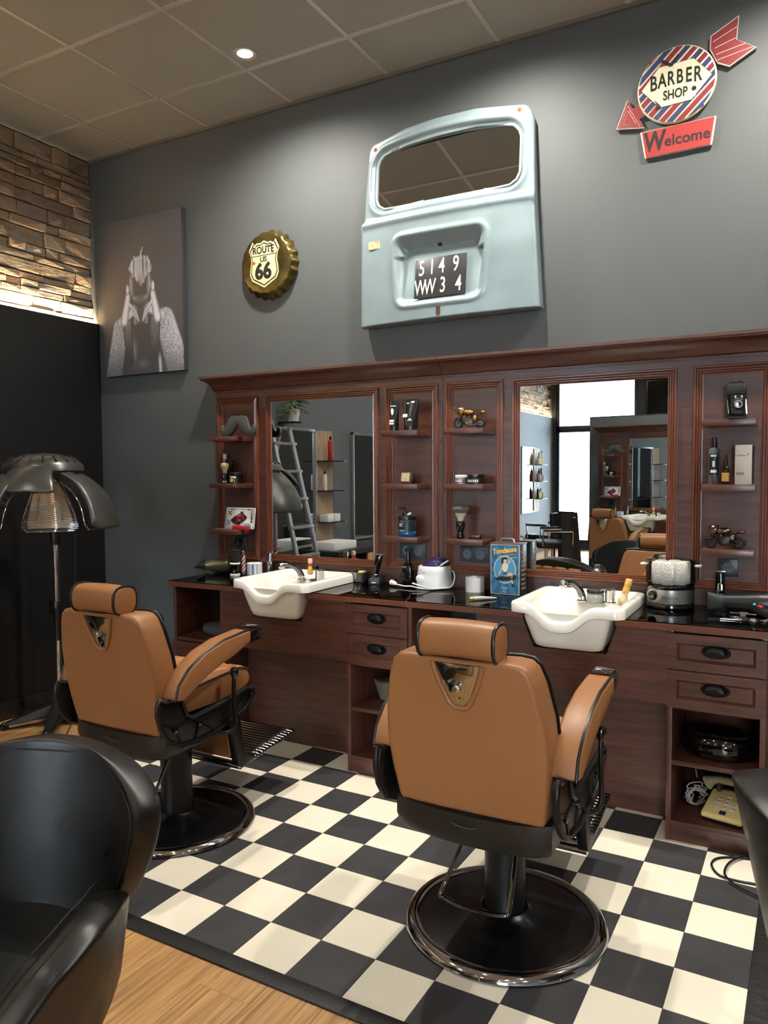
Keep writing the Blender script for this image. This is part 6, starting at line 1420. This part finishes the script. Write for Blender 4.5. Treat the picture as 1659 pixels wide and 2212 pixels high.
# trimmer in stand, right
tr2 = ck2('black_trimmer', 1555, 1312, 'glossy black trimmer standing upright in a charcoal stand at the right', 'trimmer')
MB().lathe([(0.028, 0.0), (0.030, 0.006), (0.026, 0.026), (0.022, 0.03)], n=24).build('stand', DGREY, tr2, smooth=40)
tb2 = MB()
rings = []
for z, a in ((0.022, 0.012), (0.04, 0.0165), (0.09, 0.0195), (0.13, 0.019), (0.150, 0.015), (0.160, 0.013)): rings.append([(math.cos(2 * PI * k / 24) * a, math.sin(2 * PI * k / 24) * a * 0.8, z) for k in range(24)])
tb2.loft(rings).build('body', BLACKGL, tr2, smooth=60); MB().bb(-0.020, 0.020, -0.004, 0.004, 0.159, 0.165).build('blade', STEEL, tr2, bevel=0.001)
MB().prism([(-0.007, 0.03), (0.007, 0.03), (0.012, 0.075), (0.009, 0.112), (-0.009, 0.112), (-0.012, 0.075)], -0.0165, -0.0135).build('chrome_face', CHROME, tr2, bevel=0.001)
# big black hair dryer
h2 = ck2('salon_hair_dryer', 1600, 1327, 'large black hair dryer lying at the right end of the counter', 'hair dryer', rz=math.radians(4))
MB().lathe([(0.030, -0.075), (0.032, -0.05), (0.036, 0.0), (0.044, 0.06), (0.047, 0.10), (0.040, 0.135), (0.001, 0.14)], c=(0, 0.02, 0.048), n=32, axis='x').build('body', mat('dryer_black', (10, 13, 16), 0.35), h2, smooth=60)
MB().loft([[(x, 0.02 + math.cos(2 * PI * k / 24) * a, 0.046 + math.sin(2 * PI * k / 24) * b) for k in range(24)] for x, a, b in ((-0.068, 0.033, 0.033), (-0.088, 0.033, 0.032), (-0.118, 0.012, 0.036), (-0.128, 0.009, 0.037))]).build('nozzle', mat('nozzle_slate', (26, 30, 34), 0.6), h2, smooth=50)
MB().tube([(0.05, 0.0, 0.035), (0.085, -0.06, 0.026), (0.13, -0.12, 0.020)], [0.022, 0.02, 0.017], 14).build('handle', BLACKPL, h2, smooth=60)
MB().ball((0.050, -0.035, 0.050), 0.006).build('blue_button', mat('button_blue', (92, 178, 222), 0.4), h2, smooth=60); MB().box((0.072, -0.055, 0.046), (0.022, 0.012, 0.006), Euler((0, 0.2, -0.9))).build('red_button', mat('button_red', (216, 52, 56), 0.4), h2, bevel=0.001)
# scissors and clips at the counter front, right
for k, (px, py, rz, L, lab) in enumerate(((1566, 1337, 0.5, 0.14, 'silver scissors with open handles lying left in the tool heap'), (1600, 1341, 0.15, 0.15, 'silver scissors lying in the middle of the tool heap'), (1630, 1339, -0.4, 0.15, 'silver scissors lying under the black hair dryer handle'))):
    sc_ = ck2('scissors', px, py, lab, 'scissors', rz=rz, group='scissors before the black hair dryer')
    for s_ in (-1, 1):
        MB().prism([(-L / 2, 0.0), (0.0, s_ * 0.002), (0.03, s_ * 0.006), (0.028, s_ * 0.011), (0.0, s_ * 0.007), (-L / 2, s_ * 0.001)], 0.001 + 0.002 * (s_ > 0), 0.003 + 0.002 * (s_ > 0), 'xy').build('blade', CHROME, sc_, smooth=0)
        MB().tube([(0.045 + 0.014 * math.cos(2 * PI * q / 16), s_ * 0.016 + 0.010 * math.sin(2 * PI * q / 16), 0.004) for q in range(16)], 0.0022, 6, closed=True).build('finger_ring', CHROME, sc_, smooth=60)
    MB().lathe([(0.004, 0.003), (0.004, 0.008), (0.001, 0.0085)], n=10).build('screw', GOLDY, sc_)
cl_ = ck2('hair_clip', 1605, 1331, 'broad steel hair clip lying on the scissors', 'clip', rz=-0.1); MB().bb(-0.05, 0.05, -0.004, 0.004, 0.009, 0.012).build('prong', STEEL, cl_, bevel=0.001); MB().bb(-0.012, 0.02, -0.009, 0.012, 0.012, 0.016).build('plate', STEEL, cl_, bevel=0.001); MB().bb(-0.01, 0.01, -0.003, 0.003, 0.0, 0.009).build('hinge', STEEL, cl_)
# plug in the left socket
plg = thing('power_plug', (pA.x - 0.004, YP - 0.016, pA.z - 0.02), 'black round power plug in the socket under the licence plate', 'plug'); MB().lathe([(0.021, 0.0), (0.022, -0.012), (0.018, -0.030), (0.010, -0.034)], c=(0, 0, 0.02), n=22, axis='y').build('plug_body', BLACKPL, plg, smooth=50)
MB().tube(catmull([(0, -0.03, 0.02), (-0.02, -0.045, 0.012), (-0.028, -0.05, -0.04), (-0.02, -0.03, -0.10)], 6), 0.004, 6).build('cord', BLACKPL, plg, smooth=60)

# ================================================================== THINGS IN THE CABINETS AND ON THE FLOOR
cu = thing('booster_cushion', (-1.195, -0.30, 0.567), 'round dark grey cushion in the open cubby on the left', 'cushion')
MB().lathe([(0.10, 0), (0.125, 0.01), (0.13, 0.03), (0.12, 0.05), (0.001, 0.056)], n=36, sy=0.8).build('cushion', mat('felt_grey', (74, 78, 80), 0.9, bump=0.2), cu, smooth=60)
pc = thing('mesh_pouch', (-0.105, -0.30, 0.331), 'crumpled khaki mesh pouch on the middle cabinet shelf', 'pouch')
rp2 = random.Random(5)
MB().loft([[(a * (0.075 + 0.012 * math.sin(3 * t + z * 40)) * math.cos(t), 0.045 * a * math.sin(t), z + 0.006 * math.sin(4 * t)) for t in [2 * PI * k / 28 for k in range(28)]] for z, a in ((0.008, 0.7), (0.012, 0.92), (0.04, 0.95), (0.075, 1.05), (0.098, 1.1))]).build('pouch', mat('khaki_mesh', (112, 104, 84), 0.9, bump=0.8, bscale=200), pc, smooth=60)
tube_ = thing('chrome_shaker', (-0.165, -0.36, 0.087), 'chrome cylinder leaning in the bottom of the middle cabinet', 'shaker', rot=(0, math.radians(38), math.radians(-20)))
MB().lathe([(0.016, 0.0), (0.018, 0.003), (0.018, 0.012), (0.016, 0.014), (0.016, 0.082), (0.018, 0.085), (0.018, 0.095), (0.001, 0.097)], n=24).xf(lambda v: v + Vector((0, 0, 0.012))).build('cylinder', CHROME, tube_, smooth=40)
dv = thing('massage_cushion', (1.435, -0.33, 0.331), 'glossy black oval case with small silver lettering on the right shelf', 'case')
def oval(n=56): return [2 * PI * k / n for k in range(n)]
MB().loft([[(0.135 * a * math.cos(t), 0.10 * a * math.sin(t), z) for t in oval()] for z, a in ((0.0, 0.9), (0.006, 0.97), (0.03, 1.0), (0.055, 0.985), (0.072, 0.93), (0.085, 0.82), (0.082, 0.70), (0.076, 0.60), (0.075, 0.02))]).build('case', BLACKGL, dv, smooth=60)
o = text('lettering', 'Barber', 0.02, STEEL, dv, Matrix.Translation((0.01, -0.055, 0.088)) @ Matrix.Rotation(math.radians(18), 4, 'X'), ext=0.0004, shear=0.2)
# telephone
ph = thing('telephone', (1.474, -0.345, 0.087), 'cream push button telephone on the lowest shelf', 'telephone', rz=math.radians(-12))
IV = mat('ivory_plastic', (236, 214, 150), 0.35); IV2 = mat('ivory_grey', (196, 190, 150), 0.35)
MB().prism([(-0.105, 0.012), (0.09, 0.012), (0.09, 0.075), (0.045, 0.078), (-0.105, 0.034)], -0.078, 0.078, 'yz').build('body', IV, ph, bevel=0.008, seg=3)
MB().prism([(-0.10, 0.0), (0.088, 0.0), (0.088, 0.012), (-0.10, 0.012)], -0.074, 0.074, 'yz').build('foot', BLACKPL, ph)
for r_ in range(4):
    for c_ in range(3):
        y = -0.055 + 0.024 * (3 - r_) ; z = 0.034 + (y + 0.105) * 0.293
        kb = MB().bb(-0.030 + 0.030 * c_ - 0.010, -0.030 + 0.030 * c_ + 0.010, y - 0.007, y + 0.007, z, z + 0.005).build('key', WHITEPL, ph, bevel=0.0015)
        text('key_digit', '123456789*0#'[r_ * 3 + c_], 0.012, BLKPR, ph, Matrix.Translation((-0.030 + 0.030 * c_, y, z + 0.0056)) @ Matrix.Rotation(0.28, 4, 'X'), ext=0.0002)
MB().bb(-0.012, 0.012, -0.094, -0.074, 0.039, 0.0425).xf(lambda v: (v.x, v.y, v.z + (v.y + 0.084) * 0.29)).build('badge', SBLU, ph)
MB().tube(catmull([(-0.105, 0.058, 0.092), (-0.07, 0.06, 0.112), (0.0, 0.062, 0.118), (0.07, 0.06, 0.112), (0.105, 0.058, 0.092)], 5), [0.030, 0.029, 0.025, 0.021, 0.018, 0.017, 0.0165, 0.016, 0.016, 0.016, 0.016, 0.016, 0.016, 0.0165, 0.017, 0.018, 0.021, 0.025, 0.028, 0.029, 0.030], 14).build('handset', IV2, ph, smooth=60)
for s_ in (-1, 1): MB().bb(s_ * 0.052 - 0.008, s_ * 0.052 + 0.008, 0.035, 0.085, 0.07, 0.105).build('cradle', mat('cradle_brown', (70, 60, 40), 0.4), ph, bevel=0.003)
pcd = thing('coiled_phone_cable', (1.345, -0.30, 0.087), 'bundle of white looped telephone cable left of the telephone', 'cable')
rr3 = random.Random(9)
for k in range(7):
    a0 = rr3.uniform(0, PI); rx_, rz__ = rr3.uniform(0.022, 0.04), rr3.uniform(0.028, 0.055)
    MB().tube([(0.010 * rr3.uniform(-1, 1) + rx_ * math.cos(t) * math.cos(a0 * 0.3), 0.025 * math.sin(a0) * math.cos(t), rz__ + 0.004 + rz__ * math.sin(t)) for t in [2 * PI * q / 20 for q in range(20)]], 0.0032, 6, closed=True).build('loop', mat('cable_grey', (196, 194, 188), 0.5), pcd, smooth=60)
MB().tube(catmull([(0.0, 0.02, 0.11), (-0.005, 0.04, 0.16), (0.03, 0.10, 0.20)], 5), 0.003, 6).build('lead', MATS['cable_grey'], pcd, smooth=60)
fcab = thing('floor_cable', (1.53, -0.62, 0.003), 'black cable looped on the checkered floor before the right cabinet', 'cable')
pts_ = [onZ(x, y, 0.008) for x, y in ((1640, 1858), (1590, 1852), (1550, 1854), (1537, 1868), (1553, 1890), (1590, 1902), (1640, 1912), (1690, 1930))]
MB().tube(catmull([p - Vector(fcab.location) for p in pts_], 6), 0.0042, 8).build('cord', BLACKPL, fcab, smooth=60)
pts_ = [onZ(x, y, 0.014) for x, y in ((1620, 1846), (1580, 1860), (1565, 1884), (1580, 1905), (1615, 1925), (1670, 1950))]
MB().tube(catmull([p - Vector(fcab.location) for p in pts_], 6), 0.0042, 8).build('cord', BLACKPL, fcab, smooth=60)
# ================================================================== THE SALON BEHIND (seen in the mirrors)
WX = XL + 0.046                               # painted face of the left wall
OAKV = wood('pale_oak_slats', (150, 122, 88), (196, 168, 130), (12, 12, 1.2), rough=0.5, coat=0.0)
ALU = mat('aluminium', (190, 194, 198), 0.3, 0.9)
def station(y0, y1, label, lab2):
    m = thing('styling_mirror', (WX, (y0 + y1) / 2, 0.76), label, 'mirror', group='tall framed mirrors on the left wall')
    for (a, b, c, d) in ((y0, y1, 1.885, 1.91), (y0, y1, 0.76, 0.785), (y0, y0 + 0.025, 0.76, 1.91), (y1 - 0.025, y1, 0.76, 1.91)): MB().bb(WX, WX + 0.03, a, b, c, d).build('frame_bar', ALU, m, world=True, bevel=0.002)
    MB().bb(WX + 0.004, WX + 0.012, y0 + 0.025, y1 - 0.025, 0.785, 1.885).build('mirror_glass', MIRROR, m, world=True, smooth=0)
    w = thing('shelf_panel', (WX, y0 - 0.16, 0.76), lab2, 'shelf', group='oak panels with glass shelves on the left wall')
    MB().bb(WX, WX + 0.018, y0 - 0.30, y0 - 0.01, 0.76, 1.9).build('oak_board', OAKV, w, world=True)
    for z in (1.605, 1.31, 1.0): MB().bb(WX + 0.018, WX + 0.16, y0 - 0.34, y0 - 0.002, z - 0.012, z).build('glass_shelf', mat('shelf_dark', (40, 42, 44), 0.2), w, world=True, bevel=0.001)
    return w
station(-2.66, -1.98, 'tall framed mirror on the left wall nearest the black cladding, seen in the left mirror', 'oak strip with dark shelves and a red can, seen in the left mirror')
station(-4.25, -3.35, 'second tall framed mirror along the left wall, right edge of the left mirror', 'oak strip with shelves between the second and third wall mirrors')
station(-9.6, -8.9, 'framed mirror on the left wall near the shop window', 'oak strip with shelves of bottles beside the shop window')
def bottle(x, y, z, r, h, m, label, cap=BLACKPL):
    t = thing('product_bottle', (x, y, z), label, 'bottle', group='hair product bottles on the left wall shelves')
    MB().lathe([(r * 0.95, 0), (r, 0.004), (r, h * 0.78), (r * 0.45, h * 0.86)], n=18).build('bottle', m, t, smooth=40); MB().lathe([(r * 0.5, h * 0.86), (r * 0.45, h), (r * 0.1, h)], n=14).build('cap', cap, t, smooth=40)
bottle(WX + 0.08, -2.83, 1.605, 0.026, 0.24, RED, 'red spray can on the oak strip shelf, seen in the left mirror')
bottle(WX + 0.08, -2.72, 1.31, 0.022, 0.19, WHITEPL, 'clear pump bottle on the second oak shelf, seen in the left mirror')
cm = [WHITEPL, mat('amber_bottle', (150, 96, 40), 0.3), BLACKPL, mat('gold_can', (190, 160, 110), 0.3, 0.6), YEL]
rb_ = random.Random(4)
for zi, z in enumerate((1.605, 1.31, 1.0)):
    for k in range(6): bottle(WX + 0.08, -9.62 - 0.055 * k, z, 0.022, rb_.uniform(0.10, 0.26), cm[rb_.randrange(5)], 'product bottle on the %s shelf by the shop window, %s from the mirror' % (('top', 'middle', 'lowest')[zi], ('first', 'second', 'third', 'fourth', 'fifth', 'sixth')[k]))
for k, y in enumerate((-2.73, -2.86)):
    t = thing('storage_box', (WX + 0.09, y, 1.0), 'small %s box on the lowest oak shelf, seen in the left mirror' % ('white' if k == 0 else 'striped'), 'box'); MB().bb(-0.05, 0.05, -0.05, 0.05, 0, 0.075).build('box', PAPER, t, bevel=0.002)
# black counter with an oak drawer
ct2 = thing('styling_counter', (WX + 0.24, -3.1, 0.0), 'black styling counter with an oak drawer along the left wall', 'counter')
MB().bb(WX + 0.001, WX + 0.46, -4.1, -2.36, 0.70, 0.75).build('top', mat('laminate_black', (34, 38, 42), 0.35), ct2, world=True, bevel=0.003)
MB().bb(WX + 0.02, WX + 0.44, -3.4, -2.9, 0.0, 0.70).build('carcass', BLACKPL, ct2, world=True)
dr_ = MB().bb(WX + 0.44, WX + 0.456, -3.38, -2.92, 0.46, 0.69).build('drawer', OAKV, ct2, world=True, bevel=0.002); MB().bb(WX + 0.456, WX + 0.48, -3.18, -3.12, 0.58, 0.60).build('knob', BLACKPL, ct2, world=True)
bk_ = thing('white_case', (WX + 0.25, -2.62, 0.75), 'flat white case lying on the black styling counter', 'case'); MB().bb(-0.13, 0.13, -0.2, 0.2, 0, 0.075).build('case', PAPER, bk_, bevel=0.004)
# styling chairs
def styling_chair(loc, rz, label):
    t = thing('styling_chair', loc, label, 'chair', rz=rz, group='black styling chairs on chrome bases')
    MB().lathe([(0.28, 0), (0.28, 0.01), (0.05, 0.03), (0.03, 0.05)], n=40).build('base', CHROME, t, smooth=40); MB().lathe([(0.03, 0.04), (0.03, 0.42)], n=20).build('post', CHROME, t, smooth=40)
    MB().bb(-0.24, 0.24, -0.24, 0.24, 0.42, 0.52).build('seat', BLEATHER, t, bevel=0.03, seg=3)
    MB().prism([(-0.22, 0.50), (0.22, 0.50), (0.25, 0.86), (-0.25, 0.86)], -0.29, -0.22).build('backrest', BLEATHER, t, bevel=0.025, seg=3)
    for s_ in (-1, 1):
        MB().tube([(s_ * 0.26, -0.24, 0.46), (s_ * 0.29, -0.24, 0.66), (s_ * 0.29, 0.16, 0.66), (s_ * 0.26, 0.16, 0.46)], 0.014, 8).build('arm_frame', CHROME, t, smooth=50); MB().bb(s_ * 0.26, s_ * 0.32, -0.2, 0.16, 0.665, 0.69).build('arm_pad', BLACKPL, t, bevel=0.01)
    return t
sc1 = styling_chair((-1.55, -2.45, 0), math.radians(90), 'black styling chair before the first wall mirror')
for loc, rz, lab in (((-1.75, -7.9, 0), 1.9, 'black styling chair on a round chrome base, far back by the window'), ((-1.35, -6.9, 0), 1.2, 'black styling chair with a striped cape over it'), ((-1.55, -4.0, 0), 1.5, 'black styling chair before the second wall mirror')):
    c = copy_tree(sc1); c.location = loc; c.rotation_euler[2] = rz; c['label'] = lab
cape = thing('striped_cape', (-1.35, -6.9, 0.45), 'black cape with white stripes thrown over a styling chair', 'cape')
def cp(u, v):
    a = -1.3 + 2.6 * u; r = 0.31 + 0.06 * v + 0.02 * math.sin(9 * a)
    return (r * math.sin(a + 1.2) , -r * math.cos(a + 1.2), 0.46 - 0.75 * v + 0.0)
cape_o = MB().grid(cp, 36, 14).build('cloth', mat('cape_black', (20, 20, 22), 0.6), cape, smooth=180)
# step ladder
ld_ = thing('step_ladder', (-1.98, -2.02, 0.0), 'aluminium ladder leaning against the left wall by the first mirror', 'ladder')
for dy in (-0.17, 0.17): MB().tube([(0.0, dy, 0.0), (-0.46, dy * 0.8, 1.9)], 0.022, 8).build('rail', ALU, ld_, smooth=50)
for k in range(7): z = 0.25 + 0.25 * k; MB().bb(-0.242 * z - 0.03, -0.242 * z + 0.03, -0.165, 0.165, z - 0.012, z + 0.012).build('rung', ALU, ld_, bevel=0.003)
# standing mirror partition next to the camera, turned a little
isl = thing('mirror_partition', (0.50, -3.20, 0.0), 'free standing black partition with a tall mirror, seen in the right mirror', 'mirror', rz=math.radians(PART_A))
MB().bb(-0.47, 0.25, -0.09, -0.012, 0.0, 1.965).build('body', BLACKPAINT, isl, bevel=0.004); MB().bb(-0.46, 0.24, -0.012, -0.004, 0.05, 1.955).build('mirror_glass', MIRROR, isl, smooth=0)
# far partition with television and oak slats
wp = struct(MB().bb(-0.46, 2.5, -8.4, -8.28, 0, CZ).build('wall_partition', mat('partition_dark', (38, 44, 50), 0.6)))
tv = thing('television', (0.45, -8.278, 2.22), 'dark flat television high on the far partition', 'television'); MB().bb(-0.80, 0.80, 0.0, 0.04, 0, 0.60).build('casing', BLACKPL, tv, bevel=0.004); MB().bb(-0.78, 0.78, 0.04, 0.043, 0.02, 0.58).build('screen', BLACKGL, tv, smooth=0)
sw = thing('slat_panel', (0.4, -8.278, 2.84), 'pale oak slat panel above the television', 'panel')
MB().bb(-0.85, 1.0, 0.0, 0.012, 0, 0.42).build('backing', mat('felt_black', (24, 22, 20), 0.9), sw)
for k in range(22): MB().bb(-0.84 + k * 0.083, -0.775 + k * 0.083, 0.012, 0.03, 0.0, 0.42).build('slat', OAKV, sw, smooth=0)
# capes on a hook stand beside the window
hk = thing('cape_stand', (-1.05, -8.9, 0.0), 'dark capes hanging on a stand before the shop window', 'coat stand')
MB().lathe([(0.2, 0), (0.2, 0.015), (0.02, 0.03), (0.018, 1.75), (0.001, 1.76)], n=20).build('stand', BLACKMT, hk, smooth=40)
MB().loft([[(a * 0.22 * math.cos(t) * (1 + 0.15 * math.sin(5 * t)), a * 0.16 * math.sin(t), z) for t in [2 * PI * k / 30 for k in range(30)]] for z, a in ((0.35, 1.25), (0.7, 1.15), (1.1, 0.95), (1.45, 0.65), (1.66, 0.3), (1.74, 0.12))]).build('cape', BLEATHER, hk, smooth=60)
# trailing plant beside the first wall mirror
pl = thing('hanging_plant', (WX + 0.13, -2.12, 1.95), 'green trailing plant above the ladder, seen in the left mirror', 'plant')
MB().lathe([(0.05, 0), (0.07, 0.1), (0.075, 0.11)], n=20).build('pot', WHITEPL, pl, smooth=40)
MB().bb(-0.128, 0.06, -0.05, 0.05, -0.014, 0.0).build('bracket', BLACKPL, pl)
lf = MB(); rl = random.Random(8)
for k in range(110):
    a, el = rl.uniform(0, 2 * PI), rl.uniform(-0.5, 1.2); r = rl.uniform(0.05, 0.17); c = Vector((r * math.cos(a) * 0.7, r * math.sin(a), 0.12 + r * el)); u_ = Vector((math.cos(a), math.sin(a), -0.3)).normalized() * 0.04; w_ = Vector((-math.sin(a), math.cos(a), 0.2)) * 0.016
    lf.add([c - u_, c + w_, c + u_, c - w_], [(0, 1, 2, 3)])
lf.build('leaves', mat('leaf_green', (104, 150, 62), 0.5), pl, smooth=0)['kind'] = 'stuff'
